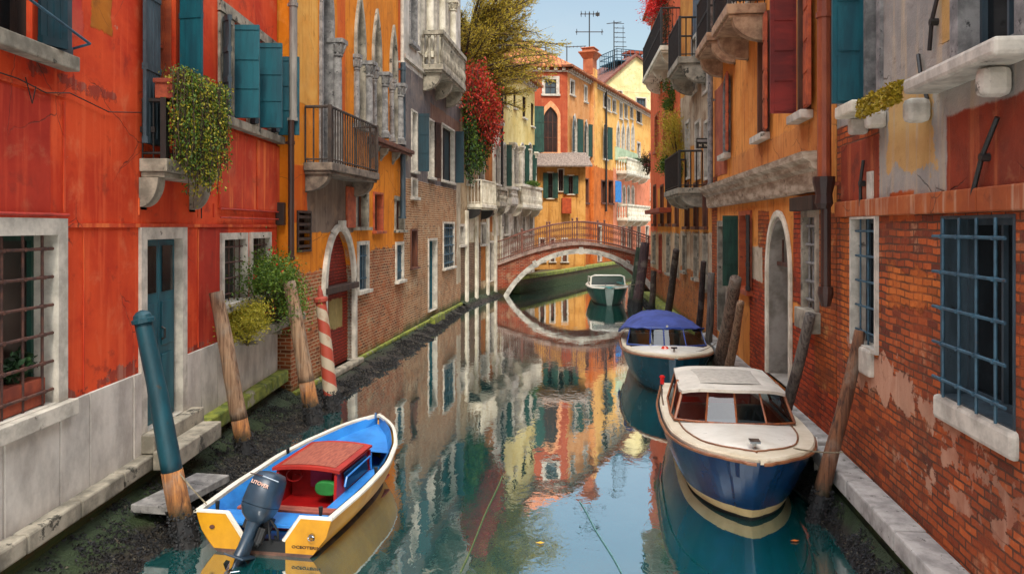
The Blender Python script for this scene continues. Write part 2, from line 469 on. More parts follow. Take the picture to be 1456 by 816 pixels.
            for q in range(3):
                a, c = path[q], path[q+1]; ln = math.dist(a, c); k = max(1, int(ln / .17))
                for i in range(k + 1):
                    t = i / k; x = a[0] + (c[0]-a[0])*t; yy = a[1] + (c[1]-a[1])*t
                    m.tube([(x, yy, zf + h_ * (rail - .12)) for r_, h_ in prof], [r_ for r_, h_ in prof], 8)
                x0, x1 = sorted((a[0], c[0])); y0, y1 = sorted((a[1], c[1]))
                m.box(x0-.07, x1+.07, y0-.07 if q == 1 else y0 + .075, y1+.07 if q == 1 else y1 - .0, zt - .12 + q*.001, zt + q*.001)
            m.build('railing', railmat if railmat is not M['iron'] else mat, b)
        return b
    def column(s, x, z0, z1, r=.11, mat=None, y=-.02, name='column', cap=True):
        mb = MB(); h = z1 - z0
        mb.box(x-r*1.3, x+r*1.3, y-r*1.3, y+r*1.3, z0, z0+.09)
        mb.tube([(x, y, z0+.09), (x, y, z0+.14), (x, y, z0+.18), (x, y, z1-.34), (x, y, z1-.32), (x, y, z1-.29), (x, y, z1-.25), (x, y, z1-.12), (x, y, z1-.08)],
                [r*1.25, r*1.25, r, r*.86, r*1.12, r*1.12, r*.9, r*1.45, r*1.5], 12)
        for k in range(8):
            a = PI * 2 * k / 8; mb.tube([(x+math.cos(a)*r, y+math.sin(a)*r, z1-.26), (x+math.cos(a)*r*1.35, y+math.sin(a)*r*1.35, z1-.16), (x+math.cos(a)*r*1.75, y+math.sin(a)*r*1.75, z1-.11)], [.03, .035, .02], 5)
        mb.box(x-r*1.6, x+r*1.6, y-r*1.6, y+r*1.6, z1-.08, z1)
        return mb.build(name, mat or M['istria'], s.root, smooth=False)

def drainpipe(h, px, pts, r, mat, off=.1, name='drainpipe'):
    """pts: list of local z; a pipe down the wall at pixel column px"""
    x = h.S(px, off)[0]; mb = MB()
    mb.tube([(x, -off, z) for z in pts], r, 10)
    z = pts[0]
    while z < pts[-1]:
        mb.tube([(x, -off, z), (x, -off, z+.06)], r*1.22, 10); mb.box(x-.015, x+.015, -off+.01, -.002, z+.01, z+.05); z += 1.9
    return mb.build(name, mat, h.root, smooth=False)
# ------------------------------------------------------------------ shared materials
M = {}
M['istria'] = simple('istria', 'c8c0b1', '9d968a', .8, 5, .5, .006, spots=('5c574c', 3, .62))
M['istria_dirty'] = simple('istria_dirty', 'a39a88', '6b6558', .85, 4, .6, .008, spots=('3b382f', 3.4, .58))
M['greystone'] = simple('greystone', '8d8a86', '5f5d5b', .85, 7, .6, .008, spots=('3c3b3a', 9, .6))
M['whitewash'] = simple('whitewash', 'e0d9c6', 'b5ac96', .85, 3, .3, .004)
M['teal'] = simple('teal', '0d5762', '07404c', .5, 7, .25, .003, (1, 1, .2), spots=('2b4a4a', 5, .66))
M['teal_dark'] = simple('teal_dark', '0d333d', '0a242c', .5, 7, .25, .003, (1, 1, .2))
M['slate'] = simple('slate_paint', '3d4d56', '27343b', .55, 8, .3, .003, (1, 1, .25), spots=('15191b', 6, .62))
M['green_dark'] = simple('green_paint', '20483a', '16332b', .55, 8, .3, .003, (1, 1, .3))
M['wood_dark'] = simple('wood_dark', '3a2418', '20140e', .6, 9, .4, .004, (1, 1, .2))
M['wood_brown'] = simple('wood_brown', '6a3a22', '43241a', .6, 9, .4, .004, (1, 1, .2))
M['wood_red'] = simple('wood_red', '84241c', '5d1714', .6, 5, .4, .004, (1, .3, 1), spots=('3b1410', 4, .64))
M['wood_orange'] = simple('wood_orange', 'b5562c', '87391f', .6, 6, .4, .004, (1, .3, 1), spots=('542a1a', 5, .6))
M['iron'] = simple('iron', '23211f', '151412', .5, 14, .4, .002)
M['iron_rust'] = simple('iron_rust', '5f3a2c', '3a2722', .75, 14, .6, .003)
M['iron_blue'] = simple('iron_blue', '335a6c', '233f4e', .5, 9, .4, .002, spots=('5b4638', 9, .66))
M['glass_dark'] = simple('glass_dark', '171a1c', '0b0d0f', .12, 1.2, .05, .002)
M['glass_brown'] = simple('glass_brown', '33211a', '120d0b', .3, 1.2, .05, .002)
M['curtain'] = simple('curtain', '56585a', '303436', .8, 3, .5, .02, (6, 1, .4))
M['terracotta'] = simple('terracotta', '9a4526', '702d1b', .85, 5, .4, .004)
M['pipe_grey'] = simple('pipe_grey', '9a948a', '6f6a64', .5, 3, .3, .002, (1, 1, .3))
M['pipe_brown'] = simple('pipe_brown', '42281f', '2a1a16', .5, 3, .3, .002, (1, 1, .3))
M['pipe_red'] = simple('pipe_red', 'a0522d', '77341f', .5, 3, .3, .002, (1, 1, .3), spots=('5a2c1e', 4, .6))
M['moss'] = simple('moss', '6d7a1e', '2f3c12', .95, 12, 1.0, .02, spots=('8a8f5a', 5, .63))
M['moss_stone'] = simple('moss_stone', '878c35', '4a5a20', .9, 6, .8, .01, spots=('8c8670', 3, .57))
M['algae_stone'] = simple('algae_stone', '34481f', '161d10', .85, 4, .9, .02, (1, 1, 2), spots=('5a4228', 2.2, .6))
def roof_tiles(name):
    g = G(name); x, y, z = g.xyz()
    wv = g.n('ShaderNodeTexWave', _wave_type='BANDS', _bands_direction='X', Vector=g.obj, Scale=1.35, Distortion=.6, Detail=2).outputs['Fac']
    wy = g.n('ShaderNodeTexWave', _wave_type='BANDS', _bands_direction='Y', _wave_profile='SAW', Vector=g.obj, Scale=.9, Distortion=1.0, Detail=2).outputs['Fac']
    n = g.noise(g.obj, 3.5, 6, .75)
    c = g.mix(g.step(n, .35, .65), lin('c4713f'), lin('7f4128'))
    c = g.mix(g.step(g.noise(g.obj, 8, 4, .7), .55, .66), c, lin('d8a06a'))
    c = g.mix(g.m('MULTIPLY', g.step(wv, .35, .05), .7), c, lin('3d2217'))
    return g.done(c, .9, g.bump(g.m('ADD', wv, g.m('MULTIPLY', wy, .6)), .8, .05))
M['tiles'] = roof_tiles('tiles')

# ------------------------------------------------------------------ the red house, nearest on the left bank
P0, P1 = (-3.95, 1.5), (-3.95, 13.0)
mat = wallmat('red_plaster', ('plaster', 'd44a20', 'b93315', 'e8683a', .4),
    [(('plaster', '9c2818', 'b03420', 'd0502e', .5), [(3.4, 3.6, 1.72, .52, .05), (8.75, 2.0, .52, 1.0, .04)]),
     (('plaster', '9a3a26', '7d2a1c', 'a87a68', .6), [(6, 1.5, 8, .03, .45), (5.5, 4.3, .7, .02, .3), (9.5, 4.2, 2, .02, .3)]),
     (('plaster', 'b4691a', '8f5012', None), [(5.95, 5.6, .19, .72, .12)]),
     (('plaster', 'b8322a', 'c7543e', None), [(5.5, 5.0, .12, .28, .2)])], dist=.01)
A = House('red_house', 'red plastered house with teal shutters and white stone plinth', 'house', P0, P1, 10.6, 9, mat)
def zz(py, px, h=A): return h.P(px, py)[1]
# ground floor
A.win(-60, 79, 338, 575, pz=77, frame=.14, box=(3.35, A.S(78)[0], 1.48, 2.93), fmat=M['istria'], sill=.14, pane='glass_brown', sash=(2, 0), grille=(7, 6, .012), gmat=M['iron_rust'], inset=.22, sashmat=M['green_dark'])
s0, s1 = A.S(205)[0], A.S(256)[0]
dz0 = .80
w = A.win(0, 0, 0, 0, box=(s0, s1, dz0, 2.86), frame=.13, fmat=M['istria'], sill=0, foot=True, pane='teal', sash=None, inset=.11, name='door')
mb = MB()
for i in range(2):
    a = s0 + .03 + (s1 - s0 - .06) * i / 2; b = a + (s1 - s0 - .06) / 2 - .012
    mb.box(a, b, .05, .109, dz0 + .01, 2.85)
    for z0_, z1_ in ((.08, .75), (.85, 1.35)): mb.box(a + .06, b - .06, .035, .049, dz0 + z0_, dz0 + z1_)
mb.build('door_leaf', M['teal'], w, bevel=.006)
mb = MB()
for i in range(2):
    a = s0 + .03 + (s1 - s0 - .06) * i / 2; b = a + (s1 - s0 - .06) / 2 - .012
    mb.box(a + .07, b - .07, .038, .0485, dz0 + 1.46, dz0 + 1.98)
mb.build('door_pane', M['glass_dark'], w)
MB().tube([(s0 + .5, .04, dz0 + .92), (s0 + .5, .0, dz0 + .94), (s0 + .5, .0, dz0 + 1.04), (s0 + .5, .04, dz0 + 1.06)], .012).build('handle', M['iron'], w)
m = MB()
m.box(s0 - .15, s1 + .28, -.18, .2, .60, dz0 - .004); m.box(s0 - .2, s1 + .2, -.42, -.182, .44, .64)
m.build('door_step', M['istria_dirty'], A.root, bevel=.015)
for a, b in ((316, 347), (357, 381)):
    A.win(a, b, 341, 430, frame=.09, box=(A.S(a)[0], A.S(b)[0], 1.95, 2.82), sill=.07, pane='glass_dark', sash=None, grille=(4, 4, .009), gmat=M['iron_rust'])
# first floor
TS = M['teal']; SL = M['slate']
a, b = A.S(-10)[0], A.S(46)[0]
A.win(0, 0, 0, 0, box=(a, b, 4.5, 6.1), frame=0, sill=0, pane='glass_dark', sash=(1, 1), shut=(('R', 158, None, M['teal_dark']),))
m = MB(); leaf_panel(m, .34, 1.6, 'board'); m.v = [(A.S(91)[0] - .35 + x, -.06 + y, 4.5 + z) for x, y, z in m.v]; m.build('shutter', SL, A.root)
m = MB(); m.box(3.3, A.S(92)[0], -.14, -.003, 4.36, 4.49); m.build('sill', M['istria_dirty'], A.root, bevel=.012)
m = MB(); m.tube([(3.4, -.2, 4.95), (A.S(96)[0], -.2, 4.62)], .012); m.tube([(A.S(96)[0], -.2, 4.62), (A.S(96)[0]+.04, -.003, 4.58)], .012); m.build('tie_rod', M['iron_blue'], A.root)
# french window with balcony
a, b = A.S(217)[0], A.S(250)[0]
A.win(0, 0, 0, 0, box=(a, b, 3.88, 6.3), frame=0, sill=0, pane='glass_brown', sash=(1, 1), sashmat=M['wood_orange'], shut=(('L', 178, .36, SL), ('R', 78, .28, M['teal']), ('R', 176, .34, SL)))
bs0, bs1 = A.S(197)[0], A.S(277)[0]
bal = A.balcony(bs0, bs1, 3.72, .30, .62, .14, M['istria_dirty'], kind='iron', corbels=2, corbelmat=M['istria_dirty'], ctop=.34)
m = MB(); m.box(bs0 + .02, bs1 - .02, -.36, -.16, 4.36, 4.55); m.box(bs0, bs1, -.375, -.145, 4.52, 4.57)
tag(m.build('planter', M['terracotta'], None, bevel=.01), 'long terracotta planter on the balcony rail under the ivy', 'planter')
bpy.data.objects['planter'].location = A.root.location; bpy.data.objects['planter'].rotation_euler = A.root.rotation_euler
# three windows in a row further along
for a, b in ((312, 328), (352, 364), (382, 391)):
    A.win(0, 0, 0, 0, box=(A.S(a)[0], A.S(b)[0], 4.52, 5.82), frame=.06, fmat=M['istria_dirty'], sill=0, pane='glass_dark', sash=(0, 1), shut=(('R', 92, .34, TS), ('L', 140, .2, SL)))
m = MB(); s0, s1 = A.S(309)[0], A.S(405)[0]
k = 3
for i in range(k): m.box(s0 + (s1-s0)*i/k, s0 + (s1-s0)*(i+1)/k - .012, -.13, -.003, 4.38, 4.5)
m.build('sill', M['istria_dirty'], A.root, bevel=.01)
m = MB(); m.box(s0, s1, -.05, -.003, 5.9, 6.05); m.build('lintel', M['istria_dirty'], A.root)
# raised panels, string courses, pipes and seams in the plaster
pan = wallmat('red_panel', ('plaster', 'b8381e', 'cf4f2a', 'e6783e', .75), dist=.008)
for i in range(2):
    A.wbox('plaster_panel', s0 + .02 + (s1-s0)*i/2, s0 + (s1-s0)*(i+1)/2 - .05, -.03, -.002, 3.25, 4.34, pan, bevel=.008)
m = MB()
m.box(1.9, A.S(91)[0], -.018, -.002, 4.13, 4.16)
for px in (90, 197, 281, 303): x = A.S(px)[0]; m.box(x - .012, x + .012, -.014, -.002, 3.12, 4.1 if px < 100 else 3.3)
m.box(1.9, A.L - .1, -.022, -.0025, 2.99, 3.03)
for px in (118, 198, 281): x = A.S(px)[0]; m.box(x-.008, x+.008, -.012, -.002, 1.48, 2.96)
m.build('plaster_band', pan, A.root)
m = MB()
m.tube([(2.0, -.035, 3.1), (A.S(92)[0], -.035, 3.1)], .014)
pp_ = simple('pipe_paint', 'b8341f', '8f2516', .6); m.build('wall_pipe', pp_, A.root); m = MB()
for z_ in (3.12, 3.24): m.tube([(s0 - .02, -.05, z_), (s1 - .1, -.05, z_), (s1 + .02, -.05, z_ - .12)], .012)
m.tube([(s1 + .02, -.05, 3.0), (s1 + .06, -.05, 2.6)], .012)
m.build('wall_pipe', pp_, A.root)
m = MB(); c0 = [(1.9, 4.22), (A.S(20)[0], 4.17), (A.S(60)[0], 4.12), (A.S(94)[0], 4.18), (A.S(150)[0], 4.11), (A.S(196)[0], 4.2)]
m.tube([(x, -.035, z) for x, z in c0], .006, 5); m.tube([(A.S(30)[0], -.035, 4.2), (A.S(38)[0], -.045, 4.0), (A.S(45)[0], -.035, 4.15)], .005, 5)
m.tube([(A.S(283)[0], -.03, z) for z in (3.1, 3.6, 4.2, 5.0, 6.4)], .008, 5)
m.build('cable', M['pipe_brown'], A.root)
A.wbox('meter_box', A.S(400, .1)[0], A.S(410, .1)[0], -.14, -.002, 3.02, 3.4, M['wood_dark'], bevel=.01)
# stone plinth: slabs
m = MB(); cuts = [0.3, 1.6, 2.9, A.S(0)[0], A.S(80)[0], A.S(123)[0], A.S(185)[0], A.S(197)[0] - .0]
for a, b in zip(cuts[:-1], cuts[1:]): m.box(a + .009, b - .009, -.035 + rnd(-.008, .008), -.003, .5, 1.455 if a > A.S(60)[0] else 1.33)
pm_ = simple('plinth_stone', 'ccc4b8', 'a29a90', .85, 2.6, .9, .01, (1, 1, .6), spots=('8d7a64', 1.3, .66)); m.build('plinth', pm_, A.root, bevel=.006); m = MB()
cuts = [A.S(262)[0], A.S(283)[0], A.S(306)[0], A.S(325)[0], A.S(352)[0], A.S(372)[0], A.S(390)[0], A.L - .05]
for i, (a, b) in enumerate(zip(cuts[:-1], cuts[1:])): m.box(a + .009, b - .009, -.035 + rnd(-.008, .008), -.003, .5, 1.455)
m.build('plinth', pm_, A.root, bevel=.006)
m = MB(); k = 9; e = A.S(207)[0]
for i in range(k): m.box(e * i / k + .004, e * (i+1) / k - .004, -.16, -.002, .43 + rnd(-.005, .005), .59)
m.build('kerb_stone', M['istria_dirty'], A.root, bevel=.02)
m = MB(); b0 = A.S(272)[0]; k = 4
for i in range(k): m.box(b0 + (A.L - b0) * i / k + .004, b0 + (A.L - b0) * (i+1) / k - .004, -.2, -.002, .40, .60)
m.build('kerb_stone', M['moss_stone'], A.root, bevel=.025)
br = wallmat('foot_brick', ('brick', '4a2416', '6f3a20', '2a2118'), algae=(.42, '3a4a1c'), dist=.02)
A.wbox('wall_foot', .2, A.L, -.06, -.002, -.6, .425, br)
# shelf plants box under the far ground-floor windows
A.wbox('window_ledge', A.S(312)[0], A.S(395)[0], -.12, -.003, 1.82, 1.9, M['istria_dirty'], bevel=.01)
A.finish(roof=(1.6, M['tiles']))

# ------------------------------------------------------------------ the yellow Gothic house
P0, P1 = (-3.72, 13.02), (-2.86, 20.4)
B = House('yellow_house', 'ochre and orange house with pointed Gothic windows above worn brick', 'house', P0, P1, 11.5, 8, None)
sB = lambda px: B.S(px)[0]
def zone(h, px0, px1, py0, py1, amp): 
    a, b, z0, z1 = h.rect(px0, px1, py0, py1); return ((a+b)/2, (z0+z1)/2, (b-a)/2, (z1-z0)/2, amp)
BR1 = ('brick', 'aa5c34', '744022', 'b39a78', 'b39570')
matB = wallmat('ochre_wall', ('plaster', 'd9821b', 'c87412', 'a8560f', .7),
    [(('plaster', 'bb4e10', 'c65c14', 'd9811f', .4), [zone(B, 479, 491, -200, 170, .02), zone(B, 566, 580, -150, 190, .03), zone(B, 415, 440, 235, 316, .05)]),
     (('plaster', 'd9a14e', 'd18f38', 'b9791f', .5), [zone(B, 420, 452, -400, 150, .03)]),
     (('plaster', '7b6a5c', '5f5148', '93826f', .6), [zone(B, 437, 503, 235, 330, .12)]),
     (BR1, [(4, .55, 6, 1.62, .32), (6.3, .8, 2.1, 1.7, .3)])],
    algae=(.25, '55662a'), dist=.014)
B.mat = matB
for i, (a, b) in enumerate(((456, 470), (505, 516), (530, 539), (555, 562))):
    s0, s1 = sB(a), sB(b)
    z0 = 4.12 if i == 0 else 5.08
    B.win(0, 0, 0, 0, box=(s0, s1, z0, 7.85), kind='lancet', spring=3.4, frame=.085, fmat=M['istria_dirty'] if i else M['greystone'], sill=0, foot=True, pane='glass_brown', sash=(0, 1), inset=.2, proud=.06)
    B.column(s1 + .13, z0, 6.62, .1, M['greystone'], y=-.09)
    if i: B.column(s0 - .06, z0, 6.62, .06, M['greystone'], y=-.06)
m = MB()
for a, b in ((522, 549), (549, 576)): m.box(sB(a), sB(b), -.26, -.003, 4.9, 5.0); m.box(sB(a) + .02, sB(b) - .02, -.2, -.003, 4.84, 4.898)
m.build('string_course', M['wood_brown'], B.root, bevel=.015)
for a in (529, 541, 558, 570):
    m = MB(); m.prism([(-.003, 0), (-.2, 0), (-.16, -.12), (-.06, -.2), (-.003, -.3)][::-1], -.07, .07, Matrix.Translation((sB(a), 0, 4.84)) @ Matrix(((0, 1, 0, 0), (1, 0, 0, 0), (0, 0, 1, 0), (0, 0, 0, 1))))
    m.build('bracket', M['istria_dirty'], B.root)
B.balcony(B.S(431)[0], sB(506), 4.12, .52, .98, .14, simple('balcony_stone', '7d6f60', '4a4038', .85, 5, .6, .008), kind='bars', railmat=simple('old_rail', '41352c', '251e1a', .7, 9, .4, .003), corbels=2, ctop=.32)
small = [(506, 521, 275, 323), (531, 543, 276, 328), (562, 573, 285, 327)]
for i, (a, b, c, d) in enumerate(small):
    B.win(a, b, c, d, frame=.1 if i != 1 else .04, fmat=M['istria_dirty'] if i != 1 else M['wood_orange'], sill=.07, pane='curtain' if i != 1 else 'glass_brown', sash=(0, 0) if i != 1 else (2, 1), sashmat=M['wood_brown'])
for a, b, c, d in ((509, 522, 348, 412), (563, 572, 348, 398)):
    B.win(a, b, c, d, frame=.08, sill=.08, pane='slate', sash=(0, 0), grille=(6, 2, .012), gmat=M['iron_blue'])
m = MB(); a, b, z0, z1 = B.rect(491, 503, 266, 324); m.box(a, b, -.05, -.003, z0, z1); m.build('blind_panel', M['wood_orange'], B.root, bevel=.01)
# lattice vent
a, b, z0, z1 = B.rect(423, 440, 303, 355)
B.holes.append(shape('rect', a, b, z0, z1))
m = MB(); m.ring(shape('rect', a-.04, b+.04, z0-.04, z1+.04), shape('rect', a, b, z0, z1), -.03, .05)
for i in range(5): z = z0 + (z1-z0)*(i+.5)/5; m.box(a, b, -.02, .04, z-.03, z+.02)
m.box(a, b, .1, .12, z0, z1)
m.build('lattice_vent', M['wood_dark'], B.root)
# bricked-up water gate
a, b, z0, z1 = B.rect(461, 500, 328, 506); z0 = .22; gk = (a, b, z0, z1)
sh = shape('arch', a, b, z0, z1, 1.45); B.holes.append(sh)
m = MB(); m.ring(shape('arch', a-.16, b+.16, z0, z1+.14, 1.4), sh, -.08, .1)
g_ = m.build('water_gate', M['istria'], B.root, bevel=.015)
for x in ((a+b)/2,):
    m = MB(); m.box(x-.09, x+.09, -.13, -.02, z1 - .02, z1 + .2); m.build('keystone', M['istria'], g_)
m = MB(); m.prism(list(reversed(sh)), .1, .16); m.build('brick_infill', wallmat('gate_brick', ('brick', '75200f', '8d2c18', '40170e'), [(('plaster', '9c8a55', '7c6a3c', None), [((a+b)/2 + .1, 1.25, (b-a)/2*.5, .3, .12)])], dist=.02), g_)
m = MB(); m.box(a - .12, b + .14, -.12, .1, 1.72, 1.84); m.build('beam', M['wood_dark'], g_, bevel=.01)
m = MB(); m.box(a - .1, b + .25, -.2, -.003, .12, .24); m.build('door_step', M['istria_dirty'], B.root, bevel=.03)
m = MB(); m.box(0, B.L, -.09, -.002, .14, .22); m.build('kerb_stone', M['moss_stone'], B.root, bevel=.02)
drainpipe(B, 417, [4.75, 11], .065, M['pipe_grey'], .1)
drainpipe(B, 414, [2.45, 4.75], .05, M['pipe_brown'], .1)
drainpipe(B, 573, [3.2, 7.2], .07, M['slate'], .12); drainpipe(B, 572, [7.2, 11], .05, M['istria'], .1)
B.finish(roof=(1.4, M['tiles']))

# ------------------------------------------------------------------ grey house with the white loggia
P0, P1 = (-2.86, 20.42), (-1.89, 28.4)
C = House('loggia_house', 'grey plastered house with white columned loggia above brick ground floor', 'house', P0, P1, 12.5, 7, None)
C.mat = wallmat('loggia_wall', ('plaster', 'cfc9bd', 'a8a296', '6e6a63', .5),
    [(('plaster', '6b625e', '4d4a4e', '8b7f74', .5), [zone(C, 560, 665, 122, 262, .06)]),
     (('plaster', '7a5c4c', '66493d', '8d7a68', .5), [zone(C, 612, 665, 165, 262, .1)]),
     (('brick', 'a9764e', '805434', 'bca888', 'c0aa88'), [zone(C, 560, 668, 262, 500, .12)]),
     (('plaster', 'c3b79f', '9c8e78', None), [zone(C, 649, 668, 250, 400, .15)])], algae=(.35, '4a5a28'), dist=.014)
for i, (a, b) in enumerate(((596, 602), (614, 620), (631, 636))):
    C.win(0, 0, 0, 0, box=(C.S(a)[0], C.S(b)[0], 7.95, 11.2), kind='arch', frame=.12, sill=0, foot=True, pane='glass_dark', sash=(0, 0), inset=.2)
    C.column(C.S(b)[0] + .18, 7.95, 10.6, .12, M['whitewash'], y=-.16)
C.win(583, 591, -30, 62, frame=.08, fmat=M['greystone'], sill=.12, pane='slate', sash=(1, 1))
C.balcony(C.S(600)[0], C.S(637)[0], 7.7, .62, .98, .16, M['istria_dirty'], kind='stone', corbels=3, ctop=.55)
for a, b, c, d in ((585, 592, 160, 243), (609, 616, 172, 252), (628, 645, 182, 258)):
    C.win(a, b, c, d, frame=.05, sill=.08, pane='teal_dark' if a == 628 else 'glass_dark', sash=(1, 0), shut=(('R', 95, .3, M['teal_dark']),) if a != 609 else (('R', 160, .3, M['wood_dark']),))
for a, b, c, d in ((585, 592, 256, 280),): C.win(a, b, c, d, frame=.06, sill=.09, sash=(0, 0))
C.win(584, 592, 328, 380, frame=.05, fmat=M['wood_brown'], sill=.05, pane='wood_brown', sash=(1, 2), style='slat')
C.win(630, 645, 318, 380, frame=.06, sill=.07, pane='glass_dark', sash=None, grille=(6, 5, .018), gmat=M['iron_blue'])
a, b, z0, z1 = C.rect(609, 620, 342, 446)
w = C.win(0, 0, 0, 0, box=(a, b, .42, z1), frame=.07, sill=0, foot=True, pane='teal', sash=(1, 3), sashmat=M['teal'], name='door')
C.wbox('door_step', a-.2, b+.2, -.25, -.1, .02, .3, M['moss_stone'], bevel=.02)
m = MB(); m.box(0, C.L, -.09, -.002, .12, .22); m.build('kerb_stone', M['moss_stone'], C.root, bevel=.02)
C.wbox('string_course', 0, C.L, -.06, -.002, 7.45, 7.56, M['istria'])
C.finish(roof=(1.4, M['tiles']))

# ------------------------------------------------------------------ low pale house under the vines
P0, P1 = (-1.89, 28.42), (-.5, 34.5)
D = House('pale_house', 'low pale house with stained pilasters and balcony beneath red vine', 'house', P0, P1, 7.7, 1.6, None)
D.mat = wallmat('pale_wall', ('plaster', 'bfa988', '8c7354', '5d4530', .7),
    [(('plaster', 'd8d0bc', 'b6aa90', '7a684e', .6), [zone(D, 700, 716, 100, 335, .1), zone(D, 664, 676, 300, 345, .15)]),
     (('plaster', 'b06a24', '8e5320', '6a3d1c', .5), [zone(D, 676, 690, 348, 400, .06), zone(D, 690, 700, 180, 330, .12)]),
     (('brick', '6a4a36', '4f3526', '8c7a64'), [zone(D, 655, 684, 345, 430, .15)])], algae=(.5, '33431f'), dist=.014)
for a, b, c, d in ((653, 659, 322, 348), (684, 690, 319, 347)): D.win(a, b, c, d, frame=.09, sill=.09, sash=(0, 1))
for a, b, c, d in ((664, 670, 215, 262), (680, 687, 208, 262)): D.win(a, b, c, d, kind='arch', frame=.1, sill=.08, sash=(1, 1), pane='glass_brown')
D.win(696, 702, 345, 400, frame=.08, sill=0, foot=True, pane='wood_brown', sash=(0, 1), name='door')
D.win(704, 710, 205, 262, kind='arch', frame=.08, sill=.08, pane='glass_brown', sash=(0, 1))
D.balcony(D.S(664)[0], D.S(686)[0], 3.85, .6, .9, .14, M['whitewash'], kind='bars', railmat=M['whitewash'], corbels=2, corbelmat=M['iron'])
D.balcony(D.S(694)[0], D.S(706)[0], 4.05, .5, .6, .2, M['istria_dirty'], kind='stone', corbels=2)
m = MB()
for px in (662, 676, 692, 703, 711):
    x = D.S(px)[0]; m.box(x-.13, x+.13, -.1, -.002, -.3, 3.6)
m.build('pilaster', M['whitewash'], D.root, bevel=.02)
D.finish(roof=(.35, M['tiles']), overhang=.15)

# ------------------------------------------------------------------ cream house with green shutters by the bridge
P0, P1 = (-.48, 34.6), (1.2, 41.1)
E = House('cream_house', 'cream house with tall green shutters and orange side wall beside the bridge', 'house', P0, P1, 10.5, 6, None)
E.mat = wallmat('cream_wall', ('plaster', 'dccb8c', 'cdb46a', 'b79a58', .4),
    [(('plaster', 'd9cfb6', 'b8a483', '8a5a3a', .7), [zone(E, 700, 775, 215, 300, .4)]),
     (('plaster', 'c9c2b2', '8c7b68', '6b5442', .7), [zone(E, 700, 775, 300, 420, .15)])], dist=.014)
for a, b, c, d in ((717, 721, 117, 150), (730, 734, 127, 154), (743, 748, 138, 168), (755, 759, 147, 180)): E.win(a, b, c, d, frame=0, sill=.08, sash=(0, 1), pane='glass_dark')
for a, b in ((715, 719), (730, 736), (740, 745), (751, 756)):
    E.win(a, b, 205, 268, frame=.08, sill=.05, kind='arch', pane='glass_brown', sash=(0, 1), shut=(('R', 150, .3, M['green_dark']),) if a != 730 else ())
for px in (725, 737.5, 747.5, 757.5): E.column(E.S(px)[0], 4.7, 6.9, .13, M['whitewash'], y=-.1)
for a, b in ((716, 722), (730, 735), (742, 746), (752, 757)): E.win(a, b, 302, 333, frame=.1, sill=.08, sash=(0, 1))
eb = E.balcony(E.S(727)[0], E.S(757)[0], 4.05, .55, .95, .16, M['whitewash'], kind='stone', corbels=3)
E.balcony(E.S(714)[0], E.S(724)[0], 4.3, .45, .5, .3, M['istria'], kind='stone', corbels=2)
# the side wall, orange, seen over the low pale house
side = MB(); side.box(-.02, -.004, .02, 5.9, 7.0, 10.48)
side.build('side_wall', wallmat('orange_side', ('plaster', 'c8670f', 'b4560c', '9c4a10', .5)), E.root)
drainpipe(E, 714, [3, 10.4], .06, M['iron'], .08)
E.finish(roof=(.9, M['tiles']), overhang=.4)
# ------------------------------------------------------------------ far orange palace
P0, P1 = (3.23, 45.0), (11.5, 64.2)
Fh = House('orange_palace', 'tall orange palace with red end wall, tiled hip roof and chimney', 'palace', P0, P1, 12.3, 12, None)
Fh.mat = wallmat('orange_wall', ('plaster', 'cf9660', 'c28248', 'a8663a', .6),
    [(('plaster', 'e2af62', 'd99d4e', 'c9813a', .4), [zone(Fh, 840, 1100, 95, 280, .8)]),
     (('plaster', 'c46a2a', 'ac5820', 'cf8040', .6), [zone(Fh, 800, 875, 235, 420, .3)]),
     (('plaster', 'd98a6a', 'c87b5a', None), [zone(Fh, 872, 960, 250, 420, .3)])], dist=.02)
for a, b, c, d in ((811, 816, 116, 135), (831, 834, 124, 145), (858, 861, 136, 153), (864, 867, 141, 158), (871, 875, 143, 160)): Fh.win(a, b, c, d, frame=.12, sill=.1, sash=(1, 1))
for a, b in ((881, 884.5), (888, 891.5), (896, 899.5)): Fh.win(a, b, 147, 169, frame=.1, sill=.1, sash=(0, 1))
Fh.win(905, 912, 157, 175, frame=.1, sill=.1, sash=(1, 1))
for a, b, c, d, k in ((814, 820, 168, 216, 1), (831, 836, 176, 222, 1), (858, 863, 180, 226, 0)):
    Fh.win(a, b, c, d, kind='lancet', frame=.12, sill=.12, sash=(1, 1), shut=(('R', 165, .6, M['green_dark']), ('L', 160, .55, M['iron_blue'] if a == 814 else M['teal_dark'])))
wm = simple('pale_mint', 'b4c4a2', '93a685', .85, 2, .4, .004)
for a, b in ((877, 880.5), (884, 887.5), (891, 894.5), (898, 901)): Fh.win(a, b, 179, 214, kind='lancet', frame=.18, fmat=M['istria'], sill=0, foot=True, sash=(0, 0))
a, b, z0, z1 = Fh.rect(874, 905, 214, 232); Fh.wbox('panel', a, b, -.12, -.003, z0, z1, wm)
Fh.balcony(Fh.S(876)[0], Fh.S(910)[0], Fh.P(893, 247)[1], .8, .95, .2, M['whitewash'], kind='stone', corbels=4)
Fh.balcony(Fh.S(877)[0], Fh.S(911)[0], Fh.P(893, 310)[1], .8, .95, .2, M['whitewash'], kind='stone', corbels=4)
for a, b in ((879, 882), (885.5, 888.5), (892, 895), (898, 901)): Fh.win(a, b, 266, 294, kind='arch', frame=.16, fmat=M['istria'], sill=0, foot=True, sash=(0, 0))
Fh.win(906, 910, 204, 234, frame=.12, sill=.1, sash=(0, 1), pane='wood_brown')
for a, b, c, d, mt in ((829, 836, 255, 288, 'wood_brown'), (855, 861, 258, 288, 'wood_brown'), (865, 871, 258, 289, 'glass_dark')):
    Fh.win(a, b, c, d, frame=.08, fmat=M['wood_brown'], sill=.12, sash=(1, 0), pane=mt)
